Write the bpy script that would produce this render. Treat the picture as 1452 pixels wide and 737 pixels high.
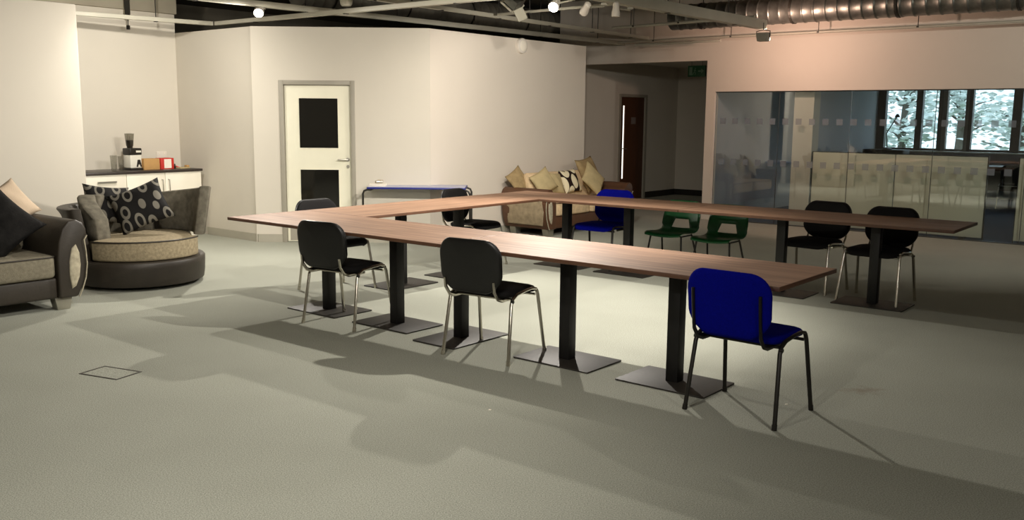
import bpy, bmesh, math, random
from mathutils import Vector, Matrix
random.seed(7)
for o in list(bpy.data.objects): bpy.data.objects.remove(o, do_unlink=True)
scene = bpy.context.scene
C = scene.collection
PI = math.pi

# ------------------------------------------------------------------ camera
F, PITCH, ROLL, CH = 1310.53, 0.152687, 0.0092965, 1.5707
CX, CY = 726.0, 368.5
cam_d = bpy.data.cameras.new('camera'); cam = bpy.data.objects.new('camera', cam_d); C.objects.link(cam)
cam_d.sensor_fit = 'HORIZONTAL'; cam_d.sensor_width = 36.0; cam_d.lens = F / 1452 * 36.0
cam_d.clip_start = 0.05; cam_d.clip_end = 200
_c, _s = math.cos(PITCH), math.sin(PITCH)
_R = Vector((1, 0, 0)); _U = Vector((0, _s, _c)); _Fw = Vector((0, _c, -_s))
_cr, _sr = math.cos(ROLL), math.sin(ROLL)
_r2 = _R * _cr + _U * _sr; _u2 = _U * _cr - _R * _sr
M = Matrix(((_r2.x, _u2.x, -_Fw.x, 0), (_r2.y, _u2.y, -_Fw.y, 0), (_r2.z, _u2.z, -_Fw.z, CH), (0, 0, 0, 1)))
cam.matrix_world = M
scene.camera = cam

# ------------------------------------------------------------------ world, exposure
w = bpy.data.worlds.new('sky'); scene.world = w; w.use_nodes = True
nt = w.node_tree; nt.nodes.clear()
bgn = nt.nodes.new('ShaderNodeBackground'); outn = nt.nodes.new('ShaderNodeOutputWorld')
bgn.inputs['Color'].default_value = (0.72, 0.88, 1.0, 1); bgn.inputs['Strength'].default_value = 1.5
nt.links.new(bgn.outputs[0], outn.inputs[0])
vs = scene.view_settings
vs.view_transform = 'Standard'; vs.look = 'None'; vs.gamma = 1.0; vs.use_curve_mapping = False
vs.exposure = 0.78

# ------------------------------------------------------------------ frames
TH, X0, Y0 = -0.683385, -2.36731, 7.63120     # the table grid: u along the long rows, v across them
DU = Vector((math.cos(TH), math.sin(TH), 0)); DV = Vector((-math.sin(TH), math.cos(TH), 0))
def W(u, v, z=0.0): return Vector((X0, Y0, z)) + DU * u + DV * v
def ray(px, py):
    dx, dy = px - CX, py - CY
    x = dx * _cr + dy * _sr; y = -dx * _sr + dy * _cr
    a, b = x / F, -y / F
    return Vector((a, _c + b * _s, -_s + b * _c))
EYE = Vector((0, 0, CH))
def on_line(px, py, A, B):      # a pixel's point on the upright plane through A-B
    d = ray(px, py); e = B - A
    det = d.x * (-e.y) + e.x * d.y
    t = (A.x * (-e.y) + e.x * A.y) / det
    return EYE + d * t
def at_z(px, py, z):
    d = ray(px, py); return EYE + d * ((z - CH) / d.z)

# ------------------------------------------------------------------ materials
MATS = {}
def new_mat(name):
    m = bpy.data.materials.new(name); m.use_nodes = True
    n = m.node_tree; b = n.nodes['Principled BSDF']
    MATS[name] = m
    return m, n, b
def lin(c):
    return tuple((x / 12.92 if x <= 0.04045 else ((x + 0.055) / 1.055) ** 2.4) for x in [v / 255 for v in c])
def mat(name, rgb, rough=0.6, metal=0.0, var=0.08, scale=8.0, bump=0.0, bscale=None, spec=0.5, detail=3.0, stretch=None, coat=0.0, sheen=0.0):
    """rgb are 0-255 display values of the surface colour"""
    m, n, b = new_mat(name)
    base = lin(rgb)
    tc = n.nodes.new('ShaderNodeTexCoord'); mp = n.nodes.new('ShaderNodeMapping')
    n.links.new(tc.outputs['Object'], mp.inputs[0])
    if stretch: mp.inputs['Scale'].default_value = stretch
    ns = n.nodes.new('ShaderNodeTexNoise'); ns.inputs['Scale'].default_value = scale; ns.inputs['Detail'].default_value = detail
    n.links.new(mp.outputs[0], ns.inputs['Vector'])
    rp = n.nodes.new('ShaderNodeValToRGB')
    rp.color_ramp.elements[0].position = 0.3; rp.color_ramp.elements[1].position = 0.7
    rp.color_ramp.elements[0].color = tuple(x * (1 - var) for x in base) + (1,)
    rp.color_ramp.elements[1].color = tuple(min(1, x * (1 + var)) for x in base) + (1,)
    n.links.new(ns.outputs['Fac'], rp.inputs[0]); n.links.new(rp.outputs[0], b.inputs['Base Color'])
    b.inputs['Roughness'].default_value = rough; b.inputs['Metallic'].default_value = metal
    b.inputs['Specular IOR Level'].default_value = spec
    if coat: b.inputs['Coat Weight'].default_value = coat; b.inputs['Coat Roughness'].default_value = 0.25
    if sheen: b.inputs['Sheen Weight'].default_value = sheen
    if bump:
        n2 = n.nodes.new('ShaderNodeTexNoise'); n2.inputs['Scale'].default_value = bscale or scale * 4; n2.inputs['Detail'].default_value = 4
        n.links.new(mp.outputs[0], n2.inputs['Vector'])
        bp = n.nodes.new('ShaderNodeBump'); bp.inputs['Strength'].default_value = bump; bp.inputs['Distance'].default_value = 0.01
        n.links.new(n2.outputs['Fac'], bp.inputs['Height']); n.links.new(bp.outputs[0], b.inputs['Normal'])
    return m
def emis(name, col, strength):
    m, n, b = new_mat(name)
    b.inputs['Base Color'].default_value = (0.8, 0.8, 0.8, 1)
    b.inputs['Emission Color'].default_value = tuple(col) + (1,); b.inputs['Emission Strength'].default_value = strength
    return m

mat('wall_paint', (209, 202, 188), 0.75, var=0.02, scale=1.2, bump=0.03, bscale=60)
mat('wall_paint_pink', (216, 206, 192), 0.75, var=0.02, scale=1.2, bump=0.03, bscale=60)
mat('skirting_grey', (168, 163, 148), 0.6, var=0.03)
mat('frame_grey', (158, 152, 138), 0.5, var=0.03)
mat('ceiling_dark', (112, 107, 95), 0.85, var=0.2, scale=3)
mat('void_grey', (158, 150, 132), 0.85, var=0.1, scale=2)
mat('services_grey', (176, 172, 156), 0.5, var=0.06, scale=4)
mat('galvanised', (112, 112, 106), 0.42, metal=0.8, var=0.25, scale=9, bump=0.1, bscale=20)
mat('dark_steel', (45, 42, 36), 0.5, metal=0.3, var=0.1)
mat('blue_carpet', (72, 84, 108), 0.95, var=0.15, scale=120, bump=0.3, bscale=300, spec=0.1)
mat('door_white', (236, 232, 210), 0.45, var=0.015)
mat('door_brown', (78, 44, 22), 0.45, var=0.2, scale=3, stretch=(6, 6, 0.6))
mat('black_vinyl', (17, 17, 16), 0.38, var=0.1, scale=30, bump=0.06, bscale=160)
mat('black_fabric', (20, 19, 19), 0.85, var=0.15, scale=120, bump=0.15, bscale=300, spec=0.2)
mat('blue_fabric', (5, 11, 124), 0.85, var=0.10, scale=90, bump=0.15, bscale=300, spec=0.06)
mat('chrome', (205, 200, 188), 0.22, metal=1.0, var=0.03)
mat('black_metal', (32, 29, 24), 0.42, metal=0.2, var=0.1)
mat('pedestal_black', (26, 25, 24), 0.5, metal=0.2, var=0.12, scale=14)
mat('plate_black', (50, 47, 42), 0.55, metal=0.2, var=0.1, scale=20)
mat('edge_brown', (92, 62, 44), 0.5, var=0.12)
mat('green_plastic', (12, 78, 38), 0.4, var=0.06, scale=6)
mat('sofa_leather', (46, 40, 32), 0.5, var=0.14, scale=7, bump=0.12, bscale=40)
mat('sofa_cord', (122, 116, 100), 0.95, var=0.16, scale=40, bump=0.4, bscale=160, spec=0.15)
mat('chair_cord', (104, 99, 87), 0.95, var=0.3, scale=16, bump=0.4, bscale=160, spec=0.15, detail=6)
mat('chair_seat_cord', (142, 130, 106), 0.95, var=0.22, scale=40, bump=0.4, bscale=160, spec=0.15)
mat('inset_fabric', (168, 160, 138), 0.9, var=0.2, scale=30, bump=0.3)
mat('silver_foot', (176, 172, 160), 0.3, metal=0.8, var=0.04)
mat('cushion_black', (24, 23, 22), 0.92, var=0.4, scale=14, bump=0.3, bscale=50, spec=0.15)
mat('cushion_cream', (196, 176, 152), 0.9, var=0.05, scale=10, bump=0.2, bscale=120, spec=0.2)
mat('cushion_beige', (188, 170, 128), 0.9, var=0.08, scale=14, bump=0.25, bscale=120, spec=0.2)
mat('cushion_tan', (158, 136, 98), 0.88, var=0.15, scale=18, bump=0.3, bscale=100, spec=0.2)
mat('brown_leather', (86, 56, 36), 0.48, var=0.14, scale=8, bump=0.1, bscale=50)
mat('beige_chenille', (212, 186, 148), 0.92, var=0.14, scale=20, bump=0.35, bscale=120, spec=0.15)
mat('tan_chenille', (158, 142, 116), 0.92, var=0.2, scale=14, bump=0.35, bscale=120, spec=0.15, detail=5)
mat('cabinet_white', (240, 234, 218), 0.4, var=0.01)
mat('worktop_dark', (52, 44, 40), 0.35, var=0.2, scale=40)
mat('brushed_steel', (176, 172, 162), 0.35, metal=0.9, var=0.05)
mat('cardboard', (190, 148, 92), 0.85, var=0.05, scale=12)
mat('red_box', (196, 46, 34), 0.6, var=0.06)
mat('paper_white', (238, 230, 214), 0.8, var=0.02)
mat('machine_white', (226, 222, 208), 0.4, var=0.02)
mat('machine_black', (30, 26, 22), 0.35, var=0.1)
mat('coffee_beans', (48, 34, 24), 0.6, var=0.4, scale=60)
mat('table_blue', (30, 40, 120), 0.45, var=0.06)
mat('table_top_lavender', (168, 170, 196), 0.3, var=0.03)
mat('white_plastic', (222, 214, 202), 0.5, var=0.02)
mat('screen_cream', (222, 219, 198), 0.55, var=0.03, scale=3)
mat('screen_edge', (40, 38, 34), 0.5)
mat('exit_green', (16, 74, 40), 0.45, var=0.05)
mat('exit_white', (104, 128, 106), 0.5, var=0.03)
mat('window_frame_dark', (48, 38, 36), 0.5, var=0.1)
mat('pillar_grey', (120, 112, 108), 0.7, var=0.05)
mat('desk_dark', (46, 36, 30), 0.5, var=0.15)
mat('annex_wall', (176, 178, 184), 0.8, var=0.03, scale=2)
mat('bark', (98, 92, 84), 0.9, var=0.25, scale=10, bump=0.4)
mat('leaf', (226, 236, 232), 0.7, var=0.25, scale=3)
mat('grass', (96, 118, 84), 0.95, var=0.2, scale=4)
mat('joint_dark', (70, 72, 70), 0.4, var=0.05)
mat('silver_thing', (190, 186, 176), 0.3, metal=0.7, var=0.2, scale=40)
emis('bulb_glow', (1.0, 0.93, 0.78), 60.0)
emis('bulb_dim', (1.0, 0.92, 0.78), 6.0)
emis('glow_strip', (1.0, 0.96, 0.86), 1.1)  # glow painted into the door pane, in place of light from behind

def carpet():
    m, n, b = new_mat('carpet')
    tc = n.nodes.new('ShaderNodeTexCoord')
    fine = n.nodes.new('ShaderNodeTexNoise'); fine.inputs['Scale'].default_value = 170; fine.inputs['Detail'].default_value = 5
    big = n.nodes.new('ShaderNodeTexNoise'); big.inputs['Scale'].default_value = 1.1; big.inputs['Detail'].default_value = 4
    for q in (fine, big): n.links.new(tc.outputs['Object'], q.inputs['Vector'])
    r1 = n.nodes.new('ShaderNodeValToRGB'); r1.color_ramp.elements[0].position = 0.32; r1.color_ramp.elements[1].position = 0.68
    r1.color_ramp.elements[0].color = lin((136, 138, 127)) + (1,); r1.color_ramp.elements[1].color = lin((186, 187, 174)) + (1,)
    n.links.new(fine.outputs['Fac'], r1.inputs[0])
    r2 = n.nodes.new('ShaderNodeValToRGB'); r2.color_ramp.elements[0].position = 0.3; r2.color_ramp.elements[1].position = 0.7
    r2.color_ramp.elements[0].color = (0.90, 0.90, 0.89, 1); r2.color_ramp.elements[1].color = (1, 1, 1, 1)
    n.links.new(big.outputs['Fac'], r2.inputs[0])
    mx = n.nodes.new('ShaderNodeMix'); mx.data_type = 'RGBA'; mx.blend_type = 'MULTIPLY'; mx.inputs[0].default_value = 1
    n.links.new(r1.outputs[0], mx.inputs[6]); n.links.new(r2.outputs[0], mx.inputs[7])
    # a brownish stain with a ragged outline on the carpet
    st = W(4.94, 0.99)
    vm = n.nodes.new('ShaderNodeVectorMath'); vm.operation = 'SUBTRACT'; vm.inputs[1].default_value = st
    n.links.new(tc.outputs['Object'], vm.inputs[0])
    mp = n.nodes.new('ShaderNodeMapping'); mp.inputs['Scale'].default_value = (7.5, 13, 1); n.links.new(vm.outputs[0], mp.inputs[0])
    ln = n.nodes.new('ShaderNodeVectorMath'); ln.operation = 'LENGTH'; n.links.new(mp.outputs[0], ln.inputs[0])
    wob = n.nodes.new('ShaderNodeTexNoise'); wob.inputs['Scale'].default_value = 14; n.links.new(tc.outputs['Object'], wob.inputs['Vector'])
    ad = n.nodes.new('ShaderNodeMath'); ad.operation = 'MULTIPLY_ADD'; ad.inputs[1].default_value = 2.4
    n.links.new(wob.outputs['Fac'], ad.inputs[0]); n.links.new(ln.outputs['Value'], ad.inputs[2])
    rs = n.nodes.new('ShaderNodeValToRGB'); rs.color_ramp.elements[0].position = 0.30; rs.color_ramp.elements[1].position = 0.52
    rs.color_ramp.elements[0].color = (1, 1, 1, 1); rs.color_ramp.elements[1].color = (0, 0, 0, 1)
    dv_ = n.nodes.new('ShaderNodeMath'); dv_.operation = 'MULTIPLY'; dv_.inputs[1].default_value = 0.22
    n.links.new(ad.outputs[0], dv_.inputs[0]); n.links.new(dv_.outputs[0], rs.inputs[0])
    mf = n.nodes.new('ShaderNodeMath'); mf.operation = 'MULTIPLY'; mf.inputs[1].default_value = 0.4; n.links.new(rs.outputs[0], mf.inputs[0])
    mx2 = n.nodes.new('ShaderNodeMix'); mx2.data_type = 'RGBA'; n.links.new(mf.outputs[0], mx2.inputs[0])
    n.links.new(mx.outputs[2], mx2.inputs[6]); mx2.inputs[7].default_value = lin((118, 96, 72)) + (1,)
    n.links.new(mx2.outputs[2], b.inputs['Base Color'])
    b.inputs['Roughness'].default_value = 0.95; b.inputs['Specular IOR Level'].default_value = 0.1
    bp = n.nodes.new('ShaderNodeBump'); bp.inputs['Strength'].default_value = 0.22; bp.inputs['Distance'].default_value = 0.006
    n.links.new(fine.outputs['Fac'], bp.inputs['Height']); n.links.new(bp.outputs[0], b.inputs['Normal'])
carpet()

def wood(name, dark, mid, light, rough):
    m, n, b = new_mat(name)
    tc = n.nodes.new('ShaderNodeTexCoord'); mp = n.nodes.new('ShaderNodeMapping'); mp.inputs['Scale'].default_value = (0.7, 11, 6)
    n.links.new(tc.outputs['Object'], mp.inputs[0])
    n1 = n.nodes.new('ShaderNodeTexNoise'); n1.inputs['Scale'].default_value = 2.6; n1.inputs['Detail'].default_value = 7; n1.inputs['Distortion'].default_value = 0.7
    n.links.new(mp.outputs[0], n1.inputs['Vector'])
    rp = n.nodes.new('ShaderNodeValToRGB'); e = rp.color_ramp.elements
    e[0].position = 0.28; e[1].position = 0.72; e[0].color = lin(dark) + (1,); e[1].color = lin(light) + (1,)
    k = e.new(0.5); k.color = lin(mid) + (1,)
    n.links.new(n1.outputs['Fac'], rp.inputs[0]); n.links.new(rp.outputs[0], b.inputs['Base Color'])
    b.inputs['Roughness'].default_value = rough; b.inputs['Specular IOR Level'].default_value = 0.16
    bp = n.nodes.new('ShaderNodeBump'); bp.inputs['Strength'].default_value = 0.04; bp.inputs['Distance'].default_value = 0.005
    n.links.new(n1.outputs['Fac'], bp.inputs['Height']); n.links.new(bp.outputs[0], b.inputs['Normal'])
wood('walnut', (112, 85, 66), (134, 104, 83), (153, 121, 98), 0.55)

def swirl(name, ground, ring, scale, lo, hi):
    """woven cushion cloth: pale oval rings on a dark ground"""
    m, n, b = new_mat(name)
    tc = n.nodes.new('ShaderNodeTexCoord'); mp = n.nodes.new('ShaderNodeMapping'); mp.inputs['Scale'].default_value = (1.0, 0.62, 0.01); mp.inputs['Rotation'].default_value = (0, 0, 0.6)
    n.links.new(tc.outputs['Object'], mp.inputs[0])
    vo = n.nodes.new('ShaderNodeTexVoronoi'); vo.inputs['Scale'].default_value = scale; vo.inputs['Randomness'].default_value = 0.35
    n.links.new(mp.outputs[0], vo.inputs['Vector'])
    rp = n.nodes.new('ShaderNodeValToRGB'); e = rp.color_ramp.elements
    e[0].position = lo; e[0].color = lin(ground) + (1,); e[1].position = hi + 0.02; e[1].color = lin(ground) + (1,)
    k = e.new(lo + 0.02); k.color = lin(ring) + (1,); k = e.new(hi); k.color = lin(ring) + (1,)
    n.links.new(vo.outputs['Distance'], rp.inputs[0]); n.links.new(rp.outputs[0], b.inputs['Base Color'])
    b.inputs['Roughness'].default_value = 0.85; b.inputs['Specular IOR Level'].default_value = 0.2
swirl('cloth_swirl_grey', (22, 21, 20), (112, 108, 98), 9.0, 0.24, 0.40)
swirl('cloth_swirl_cream', (40, 26, 20), (232, 220, 186), 6.5, 0.16, 0.52)

def glass(name, tint, refl=0.05):
    m = bpy.data.materials.new(name); m.use_nodes = True; n = m.node_tree; n.nodes.clear()
    out = n.nodes.new('ShaderNodeOutputMaterial'); mix = n.nodes.new('ShaderNodeMixShader')
    tr = n.nodes.new('ShaderNodeBsdfTransparent'); tr.inputs[0].default_value = tuple(tint) + (1,)
    gl = n.nodes.new('ShaderNodeBsdfGlossy'); gl.inputs['Roughness'].default_value = 0.02
    lw = n.nodes.new('ShaderNodeLayerWeight'); lw.inputs[0].default_value = 0.5
    pw = n.nodes.new('ShaderNodeMath'); pw.operation = 'POWER'; pw.inputs[1].default_value = 3.2
    ma = n.nodes.new('ShaderNodeMath'); ma.operation = 'MULTIPLY_ADD'; ma.inputs[1].default_value = 0.9; ma.inputs[2].default_value = refl
    n.links.new(lw.outputs['Facing'], pw.inputs[0]); n.links.new(pw.outputs[0], ma.inputs[0]); n.links.new(ma.outputs[0], mix.inputs[0])
    n.links.new(tr.outputs[0], mix.inputs[1]); n.links.new(gl.outputs[0], mix.inputs[2]); n.links.new(mix.outputs[0], out.inputs[0])
    MATS[name] = m
def film(name, rgb, cover):
    m = bpy.data.materials.new(name); m.use_nodes = True; n = m.node_tree; n.nodes.clear()
    out = n.nodes.new('ShaderNodeOutputMaterial'); mix = n.nodes.new('ShaderNodeMixShader'); mix.inputs[0].default_value = cover
    tr = n.nodes.new('ShaderNodeBsdfTransparent'); df = n.nodes.new('ShaderNodeBsdfDiffuse'); df.inputs[0].default_value = lin(rgb) + (1,)
    tl = n.nodes.new('ShaderNodeBsdfTranslucent'); tl.inputs[0].default_value = lin(rgb) + (1,); m2 = n.nodes.new('ShaderNodeMixShader')
    n.links.new(df.outputs[0], m2.inputs[1]); n.links.new(tl.outputs[0], m2.inputs[2])
    n.links.new(tr.outputs[0], mix.inputs[1]); n.links.new(m2.outputs[0], mix.inputs[2]); n.links.new(mix.outputs[0], out.inputs[0]); MATS[name] = m
film('frost_film', (176, 182, 188), 0.42)
glass('partition_glass', (0.93, 0.96, 0.95), 0.09)
glass('window_glass', (0.95, 0.97, 0.97), 0.03)
glass('tumbler_glass', (0.90, 0.90, 0.88), 0.10)
glass('hopper_plastic', (0.55, 0.54, 0.50), 0.08)
mat('door_pane', (24, 23, 20), 0.06, var=0.1, spec=0.8)

# ------------------------------------------------------------------ mesh helper
class MB:
    def __init__(self): self.v = []; self.f = []; self.mi = []
    def add(self, vs_, fs):
        o = len(self.v); self.v += [tuple(p) for p in vs_]; self.f += [tuple(i + o for i in q) for q in fs]; return self
    def box(self, c, s, rz=0.0, M3=None):
        x, y, z = s[0] / 2, s[1] / 2, s[2] / 2
        P = [Vector((a * x, b * y, d * z)) for d in (-1, 1) for a, b in ((-1, -1), (1, -1), (1, 1), (-1, 1))]
        R = M3 or Matrix.Rotation(rz, 3, 'Z')
        P = [R @ p + Vector(c) for p in P]
        return self.add(P, [(3, 2, 1, 0), (4, 5, 6, 7), (0, 1, 5, 4), (1, 2, 6, 5), (2, 3, 7, 6), (3, 0, 4, 7)])
    def bb(self, x0, x1, y0, y1, z0, z1): return self.box(((x0 + x1) / 2, (y0 + y1) / 2, (z0 + z1) / 2), (x1 - x0, y1 - y0, z1 - z0))
    def tube(self, pts, r, n=8, r2=None):
        pts = [Vector(p) for p in pts]; rs = r if isinstance(r, (list, tuple)) else [r] * len(pts)
        rings = []; prev = None
        for i, p in enumerate(pts):
            t = (pts[min(i + 1, len(pts) - 1)] - pts[max(i - 1, 0)]).normalized()
            if prev is None:
                a = Vector((0, 0, 1)) if abs(t.z) < 0.9 else Vector((1, 0, 0)); nrm = (a - t * a.dot(t)).normalized()
            else: nrm = (prev - t * prev.dot(t)).normalized()
            prev = nrm; bn = t.cross(nrm)
            k = (r2 / rs[i]) if r2 else 1.0
            rings.append([p + nrm * (rs[i] * math.cos(2 * PI * j / n)) + bn * (rs[i] * k * math.sin(2 * PI * j / n)) for j in range(n)])
        V = [q for rg in rings for q in rg]; Fs = []
        for i in range(len(rings) - 1):
            for j in range(n): Fs.append((i * n + j, i * n + (j + 1) % n, (i + 1) * n + (j + 1) % n, (i + 1) * n + j))
        Fs.append(tuple(reversed(range(n)))); Fs.append(tuple((len(rings) - 1) * n + j for j in range(n)))
        return self.add(V, Fs)
    def lathe(self, prof, n=24, c=(0, 0, 0), cap=True):
        V = []; Fs = []
        for r, z in prof:
            for j in range(n): V.append((c[0] + r * math.cos(2 * PI * j / n), c[1] + r * math.sin(2 * PI * j / n), c[2] + z))
        for i in range(len(prof) - 1):
            for j in range(n): Fs.append((i * n + j, i * n + (j + 1) % n, (i + 1) * n + (j + 1) % n, (i + 1) * n + j))
        if cap:
            Fs.append(tuple(reversed(range(n)))); Fs.append(tuple((len(prof) - 1) * n + j for j in range(n)))
        return self.add(V, Fs)
    def prism(self, outline, d0, d1, fn):
        """outline of (a, b), pushed from d0 to d1; fn(a, b, d) gives the point"""
        n = len(outline); V = [fn(a, b, d0) for a, b in outline] + [fn(a, b, d1) for a, b in outline]
        Fs = [(i, (i + 1) % n, n + (i + 1) % n, n + i) for i in range(n)] + [tuple(reversed(range(n))), tuple(range(n, 2 * n))]
        return self.add(V, Fs)
    def pad(self, outline, t, fn, rings=((1.0, 0.0), (0.985, 0.55), (0.94, 0.86), (0.84, 1.0), (0.5, 1.04)), back=1.0):
        """upholstered pad: an outline with rounded edges; fn(a, b, d), d from -t/2 to t/2"""
        n = len(outline); ca = sum(p[0] for p in outline) / n; cb = sum(p[1] for p in outline) / n
        V = []; lay = []
        seq = [(s, h * t / 2) for s, h in reversed(rings)] + [(s, -h * t / 2 * back) for s, h in rings[1:]]
        for s, d in seq:
            lay.append(len(V)); V += [fn(ca + (a - ca) * s, cb + (b - cb) * s, d) for a, b in outline]
        Fs = []
        for i in range(len(seq) - 1):
            for j in range(n): Fs.append((lay[i] + j, lay[i + 1] + j, lay[i + 1] + (j + 1) % n, lay[i] + (j + 1) % n))
        top = len(V); V.append(fn(ca, cb, seq[0][1])); bot = len(V); V.append(fn(ca, cb, seq[-1][1]))
        for j in range(n):
            Fs.append((top, lay[0] + j, lay[0] + (j + 1) % n)); Fs.append((bot, lay[-1] + (j + 1) % n, lay[-1] + j))
        return self.add(V, Fs)
    def mesh(self, name, smooth=None, bevel=0.0, seg=2):
        me = bpy.data.meshes.new(name); me.from_pydata(self.v, [], self.f)
        bm = bmesh.new(); bm.from_mesh(me)
        bmesh.ops.recalc_face_normals(bm, faces=bm.faces)
        if bevel:
            ed = [e for e in bm.edges if len(e.link_faces) == 2 and e.calc_face_angle(0) > 0.6]
            bmesh.ops.bevel(bm, geom=ed, offset=bevel, segments=seg, affect='EDGES', profile=0.5, clamp_overlap=True)
        bm.to_mesh(me); bm.free()
        if smooth is not None:
            me.shade_smooth(); me.set_sharp_from_angle(angle=math.radians(smooth))
        return me
    def build(self, name, m, parent=None, smooth=None, bevel=0.0, seg=2, label=None):
        me = self.mesh(name, smooth if smooth is not None else (40 if bevel else None), bevel, seg)
        me.materials.append(MATS[m])
        o = bpy.data.objects.new(name, me); C.objects.link(o)
        if parent is not None: o.parent = parent
        if label: o['label'] = label
        return o
def tag(o, label=None, cat=None, group=None, kind=None):
    if label: o['label'] = label
    if cat: o['category'] = cat
    if group: o['group'] = group
    if kind: o['kind'] = kind
    return o
def thing(name, label, cat, loc=(0, 0, 0), rz=0.0, group=None):
    o = bpy.data.objects.new(name, None); C.objects.link(o); o.location = loc; o.rotation_euler = (0, 0, rz); o.empty_display_size = 0.1
    return tag(o, label, cat, group)
def struct(o): o['kind'] = 'structure'; return o
def copy_tree(o, parent=None):
    c = o.copy(); C.objects.link(c)
    if parent is not None: c.parent = parent
    for ch in list(o.children): copy_tree(ch, c)
    return c
def superell(w_, h_, p, n=40, cx=0, cy=0):
    out = []
    for i in range(n):
        a = 2 * PI * i / n; c, s = math.cos(a), math.sin(a)
        out.append((cx + w_ / 2 * math.copysign(abs(c) ** (2 / p), c), cy + h_ / 2 * math.copysign(abs(s) ** (2 / p), s)))
    return out
def rrect(w_, h_, r, k=5, cx=0, cy=0):
    out = []
    for sx, sy, a0 in ((1, 1, 0), (-1, 1, PI / 2), (-1, -1, PI), (1, -1, 1.5 * PI)):
        for i in range(k + 1):
            a = a0 + PI / 2 * i / k
            out.append((cx + sx * (w_ / 2 - r) + r * math.cos(a), cy + sy * (h_ / 2 - r) + r * math.sin(a)))
    return out

# ================================================================== LIGHTS (the place's own lamps and added fill spotlights; bodies are built further down)
LAMP_COL = (1.0, 0.94, 0.85)
def spot_light(name, loc, target, watt, cone, blend=0.6, size=0.03, col=LAMP_COL, parent=None):
    d = bpy.data.lights.new(name, 'SPOT'); d.energy = watt; d.spot_size = math.radians(cone); d.spot_blend = blend; d.shadow_soft_size = size; d.color = col
    o = bpy.data.objects.new(name, d); C.objects.link(o)
    o.location = loc; o.rotation_euler = (Vector(target) - Vector(loc)).to_track_quat('-Z', 'Y').to_euler()
    return o

# ================================================================== THE SETTING
def ub(mb, u0, u1, v0, v1, z0, z1):
    c = W((u0 + u1) / 2, (v0 + v1) / 2, (z0 + z1) / 2)
    return mb.box(c, (abs(u1 - u0), abs(v1 - v0), abs(z1 - z0)), TH)
CEIL = 3.55; PT = 2.64      # ceiling slab, top of the partition walls
RW = 8.90                   # v of the right-hand wall's face

m = MB(); ub(m, -9, 12, -10, RW + 0.06, -0.05, 0); ub(m, -9, -0.3, RW + 0.06, 14, -0.05, 0)
struct(m.build('floor', 'carpet'))
m = MB(); ub(m, -0.3, 9.2, RW + 0.06, 17, -0.05, 0.0)
struct(m.build('floor_annex', 'blue_carpet'))
m = MB(); ub(m, -9.1, 12.1, -10.1, RW + 0.1, CEIL, CEIL + 0.1); ub(m, -9.1, -0.3, RW + 0.1, 14, CEIL, CEIL + 0.1)
struct(m.build('ceiling', 'ceiling_dark'))
m = MB(); ub(m, -3.16, -0.3, RW + 0.12, 13.1, 2.62, 2.7)
struct(m.build('ceiling_corridor', 'wall_paint'))
m = MB(); ub(m, -0.3, 9.2, RW + 0.12, 17, 2.9, 3.0)
struct(m.build('ceiling_annex', 'annex_wall'))

m = MB(); ub(m, -2.78, -2.66, -10, 0.14, 0, PT); struct(m.build('wall_left', 'wall_paint', bevel=0.008))
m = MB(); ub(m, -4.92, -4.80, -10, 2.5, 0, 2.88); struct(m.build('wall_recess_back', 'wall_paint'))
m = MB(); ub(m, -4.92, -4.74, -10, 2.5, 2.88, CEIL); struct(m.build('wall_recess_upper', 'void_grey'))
m = MB(); ub(m, -4.92, -3.08, 2.50, 2.62, 0, PT); struct(m.build('wall_recess_side', 'wall_paint'))
m = MB(); ub(m, -1.59, -1.47, 3.89, 7.27, 0, PT); ub(m, -3.16, -1.59, 7.15, 7.27, 0, PT); struct(m.build('wall_long', 'wall_paint_pink'))
m = MB(); ub(m, -3.16, -3.04, 7.27, 10.70, 0, 2.64); ub(m, -3.16, -3.04, 11.64, 13.1, 0, 2.64); ub(m, -3.16, -3.04, 10.70, 11.64, 2.0, 2.64)
struct(m.build('wall_corridor_side', 'wall_paint'))
m = MB(); ub(m, -3.04, -0.3, 12.9, 13.02, 0, 2.64); struct(m.build('wall_corridor_end', 'wall_paint'))
m = MB(); ub(m, -3.16, -0.3, RW, RW + 0.12, 2.48, CEIL); ub(m, -0.3, -0.15, RW, RW + 0.12, 0, CEIL); ub(m, -0.15, 9.2, RW, RW + 0.12, 2.0, CEIL); ub(m, 9.2, 12, RW, RW + 0.12, 0, CEIL)
struct(m.build('wall_right', 'wall_paint_pink'))
m = MB(); ub(m, -9.1, 12.1, -10.1, -10, 0, CEIL); struct(m.build('wall_behind', 'wall_paint'))
m = MB(); ub(m, 12, 12.1, -10, RW, 0, CEIL); struct(m.build('wall_far_side', 'wall_paint'))
m = MB(); ub(m, -9.1, -9.0, -10, 14, 0, CEIL); ub(m, -9, -0.3, 13.9, 14, 0, CEIL); struct(m.build('wall_outer', 'void_grey'))
m = MB(); ub(m, -0.3, -0.2, RW + 0.12, 17, 0, CEIL + 0.1); struct(m.build('wall_annex_side', 'annex_wall'))
m = MB(); ub(m, 9.1, 9.2, RW + 0.12, 17, 0, 2.9); struct(m.build('wall_annex_far_side', 'annex_wall'))

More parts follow.
